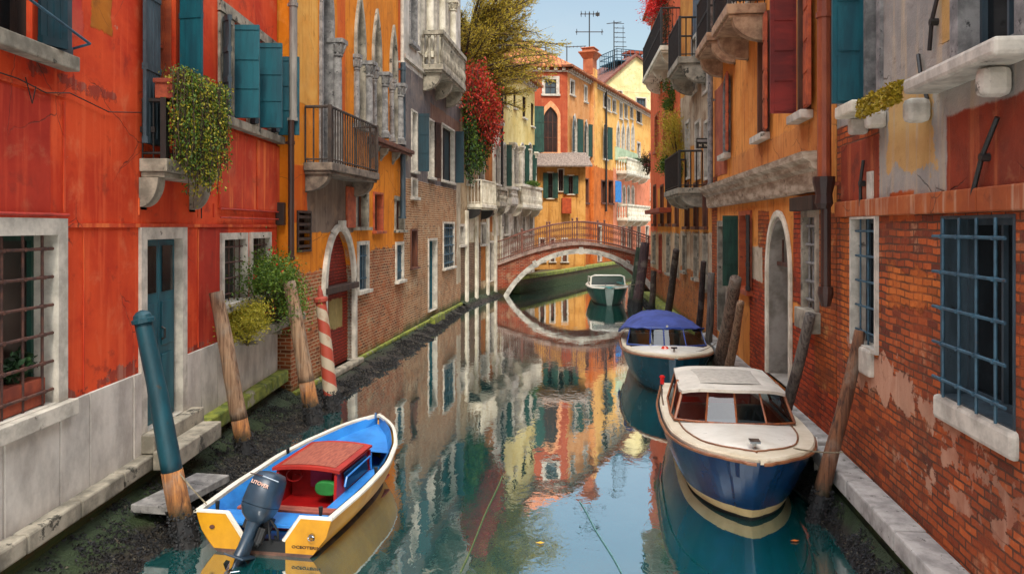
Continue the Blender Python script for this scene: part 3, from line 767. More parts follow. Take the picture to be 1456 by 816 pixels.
a, b, z0, z1 = Fh.rect(866, 874, 258, 288)
Fh.wbox('blue_awning', a, b, -.5, -.42, z0, z1, simple('awning_blue', '1e7fc4', '1668a8', .8), bevel=.03)
for a, b in ((812, 817), (826, 831), (850, 855), (884, 888), (893, 897), (906, 910), (918, 922)): Fh.win(a, b, 322, 372, frame=.1, sill=0, foot=True, sash=(1, 1), pane='wood_brown' if a % 2 else 'glass_dark')
x = Fh.S(832)[0]; x = Fh.S(841.5)[0]
# flue pilaster and chimney
m = MB(); m.box(x-.42, x+.42, -.25, -.002, .6, 13.0)
m.build('flue', Fh.mat, Fh.root, bevel=.04)
m = MB(); m.box(x-.45, x+.45, -.2, .45, 12.6, 13.6)
m.add([(x-.45, -.2, 13.6), (x+.45, -.2, 13.6), (x+.45, .45, 13.6), (x-.45, .45, 13.6), (x-.66, -.4, 13.95), (x+.66, -.4, 13.95), (x+.66, .65, 13.95), (x-.66, .65, 13.95)],
      [(0, 1, 5, 4), (1, 2, 6, 5), (2, 3, 7, 6), (3, 0, 4, 7), (4, 5, 6, 7)])
m.box(x-.7, x+.7, -.44, .69, 13.95, 14.06)
m.box(x-.5, x+.5, -.25, .5, 14.06, 14.25); m.box(x-.58, x+.58, -.32, .57, 14.25, 14.32)
m.build('chimney', simple('chimney_plaster', 'a8623e', '8c4a2c', .9, 2, .4, .01), Fh.root, bevel=.03)
drainpipe(Fh, 862, [4.0, 12.2], .07, M['iron'], .1)
# red end wall facing the camera
red = wallmat('red_end', ('plaster', 'a54e30', '934028', 'b5664a', .4), dist=.02)
W0, W1 = (-2.0, 44.6), (3.23, 44.98)
Rw = House('red_end_block', 'red gable block of the far palace with pointed window and tiled roof', 'house', W0, W1, 12.3, 9, red)
Rw.win(775, 791, 113, 134, frame=.18, sill=.12, sash=(1, 1), pane='slate')
Rw.win(773, 793, 152, 217, kind='lancet', spring=1.6, frame=.16, fmat=simple('peach_stone', 'd79a6c', 'c08055', .85), sill=.12, sash=(2, 2), sashmat=M['wood_brown'], pane='glass_brown', shut=(('L', 165, .6, M['green_dark']),))
Rw.finish(roof=(2.2, M['tiles']), overhang=.3)
Fh.finish(roof=(2.6, M['tiles']), overhang=.45)

# low yellow wing in front of it
W0, W1 = (.9, 43.0), (4.1, 43.15)
Y = House('yellow_wing', 'low yellow wing with green shutters and grey tiled lean-to roof behind the bridge', 'house', W0, W1, 6.55, 1.9,
          wallmat('yellow_wing_wall', ('plaster', 'c89450', 'b67e3a', '94622e', .8), dist=.02), z0=.6)
for a, b, c, d in ((779, 786, 246, 282), (794, 801, 241, 272), (808, 815, 250, 276)):
    Y.win(a, b, c, d, frame=.06, fmat=M['whitewash'], sill=.06, sash=(1, 1), shut=(('R', 160, .3, M['green_dark']), ('L', 160, .3, M['green_dark'])) if a != 794 else ())
a, b, z0, z1 = Y.rect(798, 811, 282, 304); Y.wbox('oriel_box', a, b, -.5, -.002, z0, z1, simple('oriel', 'b0481a', '8e3512', .85), bevel=.02)
for a, b in ((768, 774), (783, 788), (800, 806)): Y.win(a, b, 340, 372, frame=.08, sill=.06, sash=(0, 1), pane='wood_brown')
m = MB(); m.add([(-.3, -.7, 6.35), (3.5, -.7, 6.35), (3.5, 1.9, 7.3), (-.3, 1.9, 7.3), (-.3, -.7, 6.27), (3.5, -.7, 6.27), (3.5, 1.9, 6.6), (-.3, 1.9, 6.6)],
                [(0, 1, 2, 3), (4, 5, 1, 0), (4, 7, 6, 5), (1, 5, 6, 2), (0, 3, 7, 4)])
m.build('lean_to_roof', simple('grey_tiles', '8b7a6c', '5d5048', .95, 5, 1, .04, (3, 1, 1)), Y.root)
Y.finish()

# cream house behind with roof terrace
Z0, Z1 = (8.6, 74.0), (17.5, 77.5)
K = House('terrace_house', 'pale cream gabled house with a railed roof terrace behind the palace', 'house', Z0, Z1, 16.0, 9,
          wallmat('cream_back', ('plaster', 'd9ce9c', 'c9bb84', 'b3a26c', .3), dist=.02), z0=0)
K.win(905, 918, 140, 158, frame=.1, sill=.1, sash=(2, 1), pane='slate')
K.win(878, 884, 130, 150, frame=.1, sill=.1, sash=(0, 1))
m = MB(); L = K.L
m.prism([(-.4, 16.02), (L+.4, 16.02), (L+.4, 16.2), (L*.38, 19.6), (-.4, 16.2)], 0, 9); m.build('gable', K.mat, K.root)
m = MB()
m.add([(-.6, -.3, 16.2), (L*.38, -.3, 19.75), (L*.38, 9.3, 19.75), (-.6, 9.3, 16.2)], [(0, 1, 2, 3)]); m.add([(L*.38, -.3, 19.75), (L+.6, -.3, 16.2), (L+.6, 9.3, 16.2), (L*.38, 9.3, 19.75)], [(0, 1, 2, 3)])
m.add([(-.6, -.3, 16.2), (L*.38, -.3, 19.75), (L+.6, -.3, 16.2), (L+.6, -.3, 15.95), (L*.38, -.3, 19.5), (-.6, -.3, 15.95)], [(5, 4, 1, 0), (4, 3, 2, 1)])
m.build('roof', simple('dark_tiles', '7a4838', '5a352c', .9, 4), K.root)
m = MB(); x0, x1, y0, y1, zr = L*.2, L*.62, .5, 4, 19.2
for xa, ya, xb, yb in ((x0, y0, x1, y0), (x1, y0, x1, y1), (x0, y1, x1, y1), (x0, y0, x0, y1)):
    for z_ in (.5, 1.05): m.tube([(xa, ya, zr+z_), (xb, yb, zr+z_)], .045, 5)
    for i in range(9): t = i/8; m.tube([(xa+(xb-xa)*t, ya+(yb-ya)*t, zr-1.6), (xa+(xb-xa)*t, ya+(yb-ya)*t, zr+1.05)], .035, 5)
m.box(x0, x1, y0, y1, zr-.1, zr)
m.build('roof_terrace', M['iron_blue'], K.root)
m = MB(); m.box(L*.44, L*.58, 2.0, 3.2, 18.5, 20.3); m.box(L*.42, L*.6, 1.8, 3.4, 20.3, 20.55); m.build('chimney', M['terracotta'], K.root)
K.finish()
# pink house closing the canal
Q = House('pink_house', 'rosy pink house closing the canal beyond the palace', 'house', (10.9, 64.0), (19, 63.0), 9.0, 8, wallmat('pink_wall', ('plaster', 'cf8a6a', 'c07455', 'a85d44', .5), dist=.02))
for a, b, c, d in ((917, 922, 305, 322), (917, 922, 262, 284), (926, 931, 262, 284)): Q.win(a, b, c, d, frame=.1, sill=.1, sash=(0, 1))
Q.finish(roof=(1.5, M['tiles']))

# ------------------------------------------------------------------ aerials on the roofs
def aerial(px, d, py0, py1, kind, label, r=.03):
    x = (px - CX) / F * d; zt = EYE + (HY - py0) * d / F; zb = EYE + (HY - py1) * d / F
    t = thing('roof_aerial', label, 'aerial', (x, d, zb), 0, 'aerials on the far roofs')
    MB().tube([(0, 0, -.8), (0, 0, zt - zb)], r, 6).build('mast', M['iron'], t)
    h = zt - zb; m = MB()
    if kind == 'yagi':
        for fz, w_, nb in ((.95, 1.1, 5), (.42, 1.7, 2)):
            m.tube([(-w_*.55, 0, h*fz), (w_*.55, 0, h*fz)], r*.8, 5)
            for i in range(nb):
                xx = -w_*.5 + w_*i/(nb-1); m.tube([(xx, -.3, h*fz), (xx, .3, h*fz)], r*.5, 4); m.tube([(xx, 0, h*fz-.2), (xx, 0, h*fz+.2)], r*.5, 4)
        m.box(w_*.25, w_*.4, -.1, .1, h*.9, h*.98)
    elif kind == 'ladder':
        for i in range(7):
            z_ = h*(.28 + .11*i); m.tube([(0, 0, z_), (1.3 - .05*i, .3, z_ + .05)], r*.7, 5)
            m.tube([(.3, -.2, z_), (.3, .3, z_)], r*.5, 4)
        m.tube([(-.7, 0, h*.93), (.7, 0, h*.97)], r*.8, 5); m.tube([(.9, .2, h*.2), (.9, .2, h*.9)], r*.5, 4)
    else:
        m.tube([(-.1, 0, h*.95), (1.3, 0, h)], r*.8, 5)
        for i in range(5): m.tube([(.2+.25*i, -.25, h*.96), (.2+.25*i, .25, h*.96)], r*.5, 4)
    m.build('crossbars', M['iron'], t)
aerial(838, 52, 18, 66, 'yagi', 'tall aerial with crossed bars rising beside the big chimney', .04)
aerial(873, 74, 30, 90, 'ladder', 'tall ladder-like aerial above the roof terrace', .05)
aerial(776, 52, 62, 84, 'hook', 'short hooked aerial, first over the tiled hip roof', .035)
aerial(806, 52, 66, 92, 'hook', 'short hooked aerial just before the big chimney', .035)

# ------------------------------------------------------------------ quay beyond the bridge
def quay(name, inner, outer, z, mat, side):
    mb = MB(); n = len(inner)
    top = [(p[0], p[1], z) for p in inner] + [(p[0], p[1], z) for p in outer]
    mb.add(top, [(i, i+1, n+i+1, n+i) for i in range(n-1)])
    mb.add([(p[0], p[1], z) for p in outer] + [(p[0], p[1], -.7) for p in outer], [(i, i+1, n+i+1, n+i) for i in range(n-1)])
    mb.add([(outer[0][0], outer[0][1], z), (inner[0][0], inner[0][1], z), (inner[0][0], inner[0][1], -.7), (outer[0][0], outer[0][1], -.7)], [(0, 1, 2, 3)])
    o = mb.build(name, mat); tag(o, kind='structure'); return o
qm = wallmat('quay_side', ('brick', '5a5238', '4a3a28', '3a3524', None, .5), algae=(.42, '39502a'), dist=.03)
quay('quay', [(-.5, 34.4), (1.3, 41.1), (2.0, 45.2), (12, 64.3)], [(.35, 34.4), (2.9, 40.2), (5.2, 46), (14.5, 64.0)], .62, qm, 0)
kb = MB()
qo = [(.35, 34.45), (2.9, 40.2), (5.2, 46), (14.5, 64.0)]
for (a, b) in zip(qo[:-1], qo[1:]):
    a = Vector(a); b = Vector(b); u = (b-a).normalized(); nn = Vector((u.y, -u.x))
    p = [a + nn*.06, b + nn*.06, b - nn*.35, a - nn*.35]
    kb.add([(q.x, q.y, z) for z in (.625, .78) for q in p], [(4, 5, 6, 7), (0, 1, 5, 4), (2, 3, 7, 6), (0, 4, 7, 3), (1, 2, 6, 5)])
tag(kb.build('quay_kerb', M['moss_stone'], bevel=.02), kind='structure')

# ------------------------------------------------------------------ the arched bridge
def bridge():
    y0, y1 = 33.6, 36.2
    t = thing('arched_bridge', 'small arched brick footbridge with white stone edge and rusty railings', 'bridge', (2.8, 33.6, 0))
    xl, xr = -.75 - 2.8, 6.4 - 2.8
    cx, ax, ah = 3.0 - 2.8, 3.15, 1.83
    RR = (ax*ax + ah*ah) / (2*ah); AA = math.asin(ax / RR)
    def arc(t_, gx=0.0):
        a_ = PI/2 + (t_ - PI/2) / (PI/2) * AA * 1.06
        return (cx + (RR + gx) * math.cos(a_), ah - RR + (RR + gx) * math.sin(a_))
    def deck(x):   # top of the wall
        u = (x - cx) / 3.5; return 2.2 - .85 * abs(u) ** 1.7 if abs(u) < 1 else 1.35 - (abs(u) - 1) * .5
    n = 36
    xs = [xl + (xr - xl) * i / n for i in range(n + 1)]
    top = [(x, deck(x)) for x in xs]
    arch = [arc(PI * (1 - i / n)) for i in range(n + 1)]
    poly_x = [(xl, -.6)] + [(arch[0][0], -.6)] + arch + [(arch[-1][0], -.6), (xr, -.6)] + list(reversed(top))
    mb = MB(); W = y1 - y0
    lp = [[Vector((a, b, 0)) for a, b in poly_x]]
    for yy, fl in ((0.0, 0), (W, 1)):
        fs = []
        for tr in tessellate_polygon(lp):
            a, b, c = (lp[0][i] for i in tr)
            cr = (b.x-a.x)*(c.y-a.y) - (b.y-a.y)*(c.x-a.x)
            tr = tuple(tr) if cr > 0 else tuple(reversed(tr)); fs.append(tuple(reversed(tr)) if fl else tr)
        mb.add([(a, yy, b) for a, b in poly_x], fs)
    k = len(poly_x)
    mb.add([(a, 0, b) for a, b in poly_x] + [(a, W, b) for a, b in poly_x], [(i, (i+1) % k, (i+1) % k + k, i + k) for i in range(k)])
    mb.build('brick_body', wallmat('bridge_brick', ('brick', '9a3f22', '6f2a18', '8b7460', 'a07a5c'), algae=(.3, '2c3a1e'), dist=.02), t)
    ring = simple('bridge_stone', 'b8b4a8', '85827a', .85, 4, .6, .01, spots=('4a4840', 5, .6))
    for yy in (-.06, W - .06):
        m = MB(); o_ = [arc(PI * (1 - i / n), .2) for i in range(n+1)]; i_ = [arc(PI * (1 - i / n), -.01) for i in range(n+1)]
        vs = []
        for a in (yy, yy + .12): vs += [(x, a, z) for x, z in o_] + [(x, a, z) for x, z in i_]
        q = n + 1; fs = []
        for i in range(n): fs += [(i, i+1, q+i+1, q+i), (2*q+i, 3*q+i, 3*q+i+1, 2*q+i+1), (i, 2*q+i, 2*q+i+1, i+1), (q+i, q+i+1, 3*q+i+1, 3*q+i)]
        m.add(vs, fs); m.build('arch_ring', ring, t)
        for i in (9, 18, 27):
            x, z = arc(PI * (1 - i / n), .1); mk = MB(); Mx = Matrix.Translation((x, yy - .02, z)) @ Matrix.Rotation((i/n - .5) * 2 * AA, 4, 'Y')
            mk.box(-.09, .09, 0, .15, -.14, .17, Mx); mk.build('keystone', ring, t)
        m = MB(); rows = []
        for x, z in top: rows.append([(x, yy - .05, z), (x, yy + .2, z), (x, yy + .2, z + .13), (x, yy - .05, z + .13)])
        m.loft(rows, close=True); m.build('coping', simple('coping_pink', '9c8478', '6b574e', .85, 4, .5, .01), t, smooth=False)
        rail = MB(); posts = MB(); rm = M['iron_rust']
        yb = yy + .08; rm = M.setdefault('rail_paint', bpy.data.materials.get('rail_paint') or simple('rail_paint', '7d4c3c', '543229', .6, 9, .4, .003))
        for i in range(len(xs) - 1):
            for f_ in (0, .5):
                x = xs[i] + (xs[i+1] - xs[i]) * f_; z = deck(x) + .12
                rail.tube([(x, yb, z), (x, yb, z + .86)], .010, 5, cap=False)
                for zc in (.3, .62):
                    rail.tube([(x + .035*math.cos(a_), yb, z + zc + .06*math.sin(a_)) for a_ in [PI*2*j/6 for j in range(7)]], .008, 4, cap=False)
        for dz_ in (.08, .88): rail.tube([(x, yb, z + .13 + dz_) for x, z in top], .028, 6)
        rail.build('railing', rm, t)
        for i in range(0, len(xs), 6):
            x = xs[i]; posts = MB(); posts.box(x-.035, x+.035, yb-.035, yb+.035, deck(x)+.1, deck(x)+1.1); posts.tube([(x, yb, deck(x)+1.1), (x, yb, deck(x)+1.15), (x, yb, deck(x)+1.2)], [.03, .055, .02], 8)
            posts.build('post', rm, t)
    m = MB(); m.loft([[(x, .22, deck(x) + .02), (x, W - .1, deck(x) + .02)] for x in xs]); m.build('deck', M['greystone'], t)
bridge()
# ------------------------------------------------------------------ brick house, nearest on the right bank
P0, P1 = (3.68, 8.76), (2.75, 1.0)
N1 = House('brick_house', 'worn brick house with blue window grilles and peeling grey and rust plaster above', 'house', P0, P1, 10.5, 8, None)
z1_ = lambda a, b, c, d, e: zone(N1, a, b, c, d, e)
BRR = ('brick', 'c4602c', '74301c', '5a3a2a', 'bd8c68')
N1.mat = wallmat('right_brick', BRR,
    [(('brick', 'cf7030', 'a8521f', '6b4024', 'c89058'), [z1_(1196, 1250, 300, 520, .3), z1_(1262, 1345, 380, 440, .3)]),
     (('plaster', 'b5866c', '9a6048', 'c9a288', .3), [(5.9, 1.42, 1.4, .02, .75), (4.4, 1.25, 1.6, .03, .8), (3.0, .95, 1.6, .0, .7), (2.4, 1.5, 1.0, .05, .7), (1.35, 1.55, .9, .2, .6)]),
     (('plaster', '8c3820', '74301d', 'b3623a', .6), [z1_(1345, 1700, -900, 287, .015), z1_(1196, 1250, 200, 290, .03)]),
     (('plaster', 'a09a90', '86827c', 'c0a884', .5), [z1_(1250, 1346, -900, 284, .045), z1_(1190, 1260, -900, 170, .03), z1_(1340, 1700, -900, 110, .06)]),
     (('plaster', 'c09a62', 'ae8850', 'a09a90', .5), [z1_(1262, 1330, 120, 240, .35), z1_(1335, 1352, -100, 60, .1)]),
     (('plaster', 'b3561d', '98431a', None), [z1_(1265, 1300, 272, 312, .1)])],
    algae=(.1, '33401f'), dist=.03, bump=.9, dirt=.45)
ib = M['iron_blue']
a, b = N1.S(1442)[0], N1.S(1340)[0]
w = N1.win(0, 0, 0, 0, box=(min(a, b), max(a, b), 1.70, 3.06), frame=.02, fmat=M['slate'], proud=.008, sill=0, pane='glass_dark', sash=(1, 0), sashmat=M['slate'], inset=.22,
       grille=(4, 5, .011), gmat=ib, goff=-.05)
m = MB(); m.box(min(a, b) - .08, max(a, b) + .06, -.05, .1, 1.5, 1.69); m.build('sill', M['istria'], N1.root, bevel=.035)
a, b = N1.S(1248)[0], N1.S(1214)[0]
N1.win(0, 0, 0, 0, box=(a, b, 1.80, 3.08), frame=.035, fmat=M['istria'], sill=0, pane='glass_dark', sash=(1, 0), sashmat=M['slate'], grille=(3, 5, .010), gmat=ib, goff=.03)
m = MB(); m.box(a - .1, b + .12, -.06, .1, 1.52, 1.79); m.build('sill', M['istria'], N1.root, bevel=.03)
# another grilled window past the frame's edge
N1.win(0, 0, 0, 0, box=(5.6, 6.6, 1.7, 3.06), frame=.05, sill=.1, sash=(1, 0), grille=(6, 5, .014), gmat=ib)
m = MB(); k = 6; xs_ = [0.05, 1.1, 2.3, 3.4, 4.6, 6.0, N1.L - .05]
for x0, x1 in zip(xs_[:-1], xs_[1:]): m.box(x0 + .003, x1 - .003, -.045, -.002, 3.10, 3.27)
m.build('string_course', wallmat('course', ('plaster', 'a85a2c', '8c4424', 'b9a48a', .5), dist=.01), N1.root, bevel=.012)
# first floor windows
a, b = N1.S(1236)[0], N1.S(1251)[0]
N1.win(0, 0, 0, 0, box=(a, b, 4.22, 6.2), frame=.1, fmat=M['greystone'], sill=0, pane='glass_dark', sash=(0, 3), sashmat=M['slate'], inset=.16, shut=(('L', 86, .30, M['teal']),), style='panel')
m = MB(); m.box(a - .12, b + .12, -.3, .02, 4.08, 4.2); m.build('sill', M['whitewash'], N1.root, bevel=.02)
for x in (a - .05, b + .15):
    m = MB(); m.box(x - .06, x + .06, -.18, -.003, 3.92, 4.078); m.build('bracket', M['istria'], N1.root, bevel=.03)
a, b = N1.S(1450)[0], N1.S(1368)[0]
N1.win(0, 0, 0, 0, box=(a, b, 4.22, 6.0), frame=.13, fmat=M['greystone'], sill=0, pane='glass_dark', sash=(1, 2), sashmat=M['slate'], shut=())
a2, b2 = N1.S(1480)[0], N1.S(1334)[0]
m = MB(); m.box(a2, b2, -.27, .02, 4.04, 4.16); sl = m.build('balcony_slab', M['istria'], N1.root, bevel=.03)
for x in (b2 - .16, N1.S(1436)[0]):
    m = MB(); m.box(x - .07, x + .07, -.2, -.003, 3.84, 4.038); m.build('bracket', M['istria'], N1.root, bevel=.05)
# moss cushion along the slab's front
mm = MB()
for i in range(1500):
    t = rnd(0, 1)**1.3; x = b2 - .02 - t * .95; y = -.3 + rnd(-.03, .04); z = 4.02 + rnd(-.03, .13)
    r_ = rnd(.012, .03); vv = [Vector((x, y, z)) + Vector((rnd(-1, 1), rnd(-1, 1), rnd(-1, 1))) * r_ for _ in range(4)]
    mm.add(vv, [(0, 1, 2), (0, 2, 3), (0, 3, 1), (1, 3, 2)])
mo = mm.build('moss_cushion', leafmat('moss_leaf', ['5c4a12', 'a08a1e', 'b89c2a', '6e6a1a']))
mo.matrix_world = Matrix.Translation(N1.root.location) @ Matrix.Rotation(N1.root.rotation_euler.z, 4, 'Z')
tag(mo, 'yellow moss along the edge of the stone balcony slab on the brick house', 'moss')
# wall ties and scraps
for (pa, pb) in (((1311, 78), (1324, 141)), ((1327, 72), (1340, -10)), ((1389, 277), (1425, 167)), ((1228, 294), (1232, 228))):
    p, q = N1.P(*pa), N1.P(*pb)
    m = MB(); m.tube([(p[0], -.03, p[1]), ((p[0]+q[0])/2, -.045, (p[1]+q[1])/2 + .01), (q[0], -.03, q[1])], .017, 6); m.tube([((p[0]+q[0])/2, -.06, (p[1]+q[1])/2), ((p[0]+q[0])/2, .0, (p[1]+q[1])/2)], .03, 8)
    m.build('tie_bar', M['iron'], N1.root)
a, b, z0, z1 = N1.rect(1235, 1243, 244, 294); N1.wbox('stone_patch', a, b, -.02, -.002, z0, z1, M['istria'])
# kerb
m = MB(); L = N1.L; x = 0
while x < L - .2:
    x1 = min(L, x + rnd(.9, 1.3)); m.box(x + .003, x1 - .003, -.27, -.002, .34, .52 + rnd(-.004, .004)); x = x1
m.build('kerb_stone', simple('kerb_pale', 'aaa69f', '7f7b76', .8, 5, .5, .006, spots=('55524c', 7, .6)), N1.root, bevel=.02)
m = MB(); m.box(0, L, -.2, -.003, -.6, .338); m.build('wall_foot', M['algae_stone'], N1.root)
N1.finish(roof=(1.5, M['tiles']))

# ------------------------------------------------------------------ orange house with the long stone cornice
P0, P1 = (4.6, 17.8), (3.69, 8.8)
N2 = House('orange_house', 'orange plastered house with red shutters, long stone cornice and arched doorway', 'house', P0, P1, 11, 8, None)
zn = lambda a, b, c, d, e: zone(N2, a, b, c, d, e)
N2.mat = wallmat('orange_right', ('plaster', 'dc9246', 'cf7f34', 'a85e28', .75),
    [(('plaster', 'cb8444', 'b87038', '945630', .7), [zn(1040, 1165, 195, 262, .15)]),
     (('plaster', 'a85a3e', '8b4a3a', None), [zn(1016, 1034, 120, 250, .05)]),
     (('brick', 'be4a1e', '862e14', '5a2c1c', 'c2643a'), [zn(1066, 1094, 395, 620, .2), zn(1125, 1200, 470, 700, .35), zn(1128, 1142, 290, 430, .1)]),
     (('brick', 'b0561f', '8a3f18', '63351c', 'b88a50'), [zn(1158, 1200, 300, 560, .2), zn(1078, 1094, 300, 410, .1), zn(1010, 1020, 250, 600, .1)]),
     (('plaster', 'bdb09a', '97886f', None), [zn(1068, 1084, 350, 398, .1)])],
    algae=(.15, '3f4a20'), dist=.025, bump=.8)
def w2(a, b, c, d, **k): return N2.win(a, b, c, d, **k)
sp = lambda px: N2.S(px)[0]
a, b = sp(1139), sp(1152)
w2(0, 0, 0, 0, box=(a, b, 4.5, 6.1), frame=.05, fmat=M['wood_brown'], sill=0, pane='glass_brown', sash=(0, 1), shut=(('L', 88, .34, M['wood_red']), ('R', 174, .36, M['wood_orange'])), style='panel')
m = MB(); m.box(a - .1, b + .16, -.17, -.003, 4.36, 4.47); m.build('sill', M['istria'], N2.root, bevel=.012)
for (p, q, z0, z1, k) in ((1081, 1093, 4.5, 6.3, 'rect'), (1031, 1038, 4.5, 6.05, 'arch')):
    a, b = sp(p), sp(q)
    w2(0, 0, 0, 0, box=(a, b, z0, z1), kind=k, frame=.07, fmat=M['wood_brown'] if k == 'rect' else M['greystone'], sill=0, pane='glass_brown', sash=(0, 1), shut=(('R', 172, .3, M['wood_orange']),), style='panel')
    m = MB(); m.box(a - .14, b + .12, -.15, -.003, 4.36, 4.47); m.build('sill', M['istria'], N2.root, bevel=.012)
st = simple('warm_stone', 'b09070', '7d5f48', .85, 5, .5, .008)
N2.balcony(sp(1090), sp(1062), 6.55, .62, .95, .16, st, kind='iron', corbels=2, ctop=.4)
N2.balcony(sp(1046), sp(1026), 6.75, .55, .95, .16, st, kind='iron', corbels=2, ctop=.4)
for p in (1118, 1076, 1040): 
    a = sp(p); w2(0, 0, 0, 0, box=(a - .4, a + .4, 6.9, 8.9), frame=.08, sill=.08, pane='glass_dark', sash=(1, 1))
# long cornice: a moulded fascia
prof = [(-.003, 3.42), (-.10, 3.42), (-.12, 3.46), (-.14, 3.66), (-.2, 3.70), (-.22, 3.76), (-.30, 3.80), (-.32, 3.88), (-.003, 3.90)]
x0, x1 = .02, N2.L - .25
m = MB(); m.loft([[(x, y, z) for y, z in prof] for x in (x0, x1)]); n = len(prof)
m.add([(x0, y, z) for y, z in prof] + [(x1, y, z) for y, z in prof], [tuple(range(n)), tuple(range(2*n-1, n-1, -1))])
m.build('cornice', simple('cornice_stone', 'bfb09a', '86725c', .85, 3, .7, .01, (1, 1, 4), spots=('5e5040', 5, .6)), N2.root)
# ground floor
a, b = sp(1023), sp(1034)
w2(0, 0, 0, 0, box=(a, b, .75, 3.0), frame=.12, fmat=M['istria_dirty'], sill=0, foot=True, pane='wood_dark', sash=(0, 0), name='door')
a, b = sp(1054), sp(1068)
w2(0, 0, 0, 0, box=(a, b, 1.9, 3.2), frame=.08, fmat=M['wood_orange'], sill=.1, pane='glass_dark', sash=(0, 0), shut=(('L', 84, .28, M['green_dark']), ('R', 172, .2, M['iron'])), style='board')
a, b = sp(1095), sp(1124)
w2(0, 0, 0, 0, box=(a, b, .72, 3.1), kind='arch', spring=1.3, frame=.05, fmat=simple('grey_render', 'a39c92', '6e675c', .9, 2, .5, .01, spots=('5a4a30', 1.6, .6)), sill=0, foot=True, pane='glass_brown', sash=None, inset=.5, proud=.012, name='doorway')
m = MB(); m.ring(shape('arch', a-.16, b+.13, .72, 3.24, 1.25), shape('arch', a-.045, b+.045, .72, 3.15, 1.27), -.05, -.002); m.build('door_surround', M['whitewash'], N2.root, bevel=.01)
N2.reveal = .5
m = MB(); m.box(a + .02, b - .02, .1, .14, 2.4, 2.46)
for i in range(3): x = a + (b-a)*(i+1)/4; m.tube([(x, .12, 2.46), (x, .12, 3.0 - abs(i-1)*.2)], .015)
m.build('fanlight', M['iron_rust'], N2.root)
a, b = sp(1145), sp(1162)
w2(0, 0, 0, 0, box=(a, b, 1.95, 3.12), frame=.09, fmat=M['istria_dirty'], sill=.26, pane='glass_brown', sash=None, grille=(3, 5, .014), gmat=M['greystone'])
m = MB(); a, b = sp(1169), sp(1135); m.box(a, b, -.12, -.003, 3.2, 3.38); m.build('awning_box', M['wood_dark'], N2.root, bevel=.01)
a, b = sp(1180), sp(1131)
m = MB(); L = N2.L; x = 0
while x < L - .2:
    x1 = min(L, x + rnd(.9, 1.4)); m.box(x + .003, x1 - .003, -.27, -.002, .36, .56 + rnd(-.004, .004)); x = x1
m.build('kerb_stone', bpy.data.materials['kerb_pale'], N2.root, bevel=.02)
m = MB(); m.box(0, L, -.2, -.003, -.6, .358); m.build('wall_foot', M['algae_stone'], N2.root)
drainpipe(N2, 1172, [3.45, 10.8], .075, M['pipe_red'], .16)
x = N2.S(1174, .14)[0]; m = MB()
m.tube([(x, -.14, 2.25), (x, -.14, 3.4)], .055, 10); m.tube([(x, -.16, 3.2), (x, -.16, 3.26), (x, -.16, 3.36), (x, -.16, 3.5), (x, -.16, 3.56)], [.07, .1, .09, .12, .12], 10)
m.tube([(x, -.14, 2.32), (x, -.14, 2.24), (x, -.14, 2.1)], [.08, .085, .05], 10)
m.build('downspout', M['pipe_brown'], N2.root)
N2.finish(roof=(1.6, M['tiles']))

# ------------------------------------------------------------------ tall dark-netted house
P0, P1 = (4.94, 22.7), (4.6, 17.82)
N3 = House('netted_house', 'tall narrow house with dark weathered upper wall and iron balconies', 'house', P0, P1, 12, 8, None)
N3.mat = wallmat('netted_wall', ('plaster', 'c98a3a', 'b5702a', '85502a', .7),
    [(('plaster', '4a5560', '38424c', '6a7680', .8), [zone(N3, 985, 1100, -900, 130, .2)]),
     (('plaster', 'b5a48c', '8c7258', '6a4a34', .8), [zone(N3, 960, 1016, 120, 205, .15), zone(N3, 960, 1016, 330, 390, .15)]),
     (('brick', 'b5682c', '8f4c22', '7a5a38', 'c08a50'), [zone(N3, 960, 1016, 385, 500, .2)])], algae=(.45, '6a7230'), dist=.02)
for a, b, c, d in ((988, 993, 335, 395), (1001, 1006, 335, 410), (972, 976, 335, 385)): N3.win(a, b, c, d, frame=.05, fmat=M['istria_dirty'], sill=.08, pane='wood_brown', sash=(0, 1))
for a, b in ((975, 980), (988, 993), (1001, 1006)): N3.win(a, b, 262, 322, frame=.05, fmat=M['wood_brown'], sill=.08, pane='wood_brown', sash=(0, 1))
for a, b in ((976, 981), (990, 996), (1003, 1008)): N3.win(a, b, 175, 252, frame=.07, sill=0, pane='glass_dark' if a > 980 else 'green_dark', sash=(0, 1))
for a, b in ((985, 991), (1000, 1006)): N3.win(a, b, 55, 130, frame=.07, sill=0, pane='curtain', sash=(0, 1))
N3.balcony(N3.S(1000)[0], N3.S(976)[0], 3.95, .62, .9, .14, M['istria_dirty'], kind='bars', corbels=3, ctop=.3)
N3.balcony(N3.S(1003)[0], N3.S(984)[0], 7.1, .65, .95, .16, M['istria_dirty'], kind='bars', corbels=2, ctop=.45)
a = N3.S(1003)[0]
sg = thing('hanging_sign', 'small black sign with pale lettering hung below the upper balcony', 'sign', (0, 0, 0))
sg.location = at(1002, 18.2, 204); sg.rotation_euler = (0, 0, 0)
MB().box(-.2, .2, -.02, .02, -.12, .12).build('board', M['iron'], sg, bevel=.004)
text_mesh('M  YOE', .09, 'lettering', M['whitewash'], sg, Matrix.Translation((0, -.026, -.055)) @ Matrix.Rotation(PI/2, 4, 'X'))
MB().box(-.18, .18, -.026, -.0205, .03, .09).build('pale_band', M['greystone'], sg)
MB().tube([(.1, 0, .12), (.1, 0, .3), (.5, .1, .3)], .012).build('bracket', M['iron'], sg)
m = MB(); m.box(0, N3.L, -.3, -.002, .2, .42); m.build('kerb_stone', M['moss_stone'], N3.root, bevel=.02)
drainpipe(N3, 1010, [3.9, 11.5], .06, M['greystone'], .12)
N3.finish(roof=(1.3, M['tiles']))

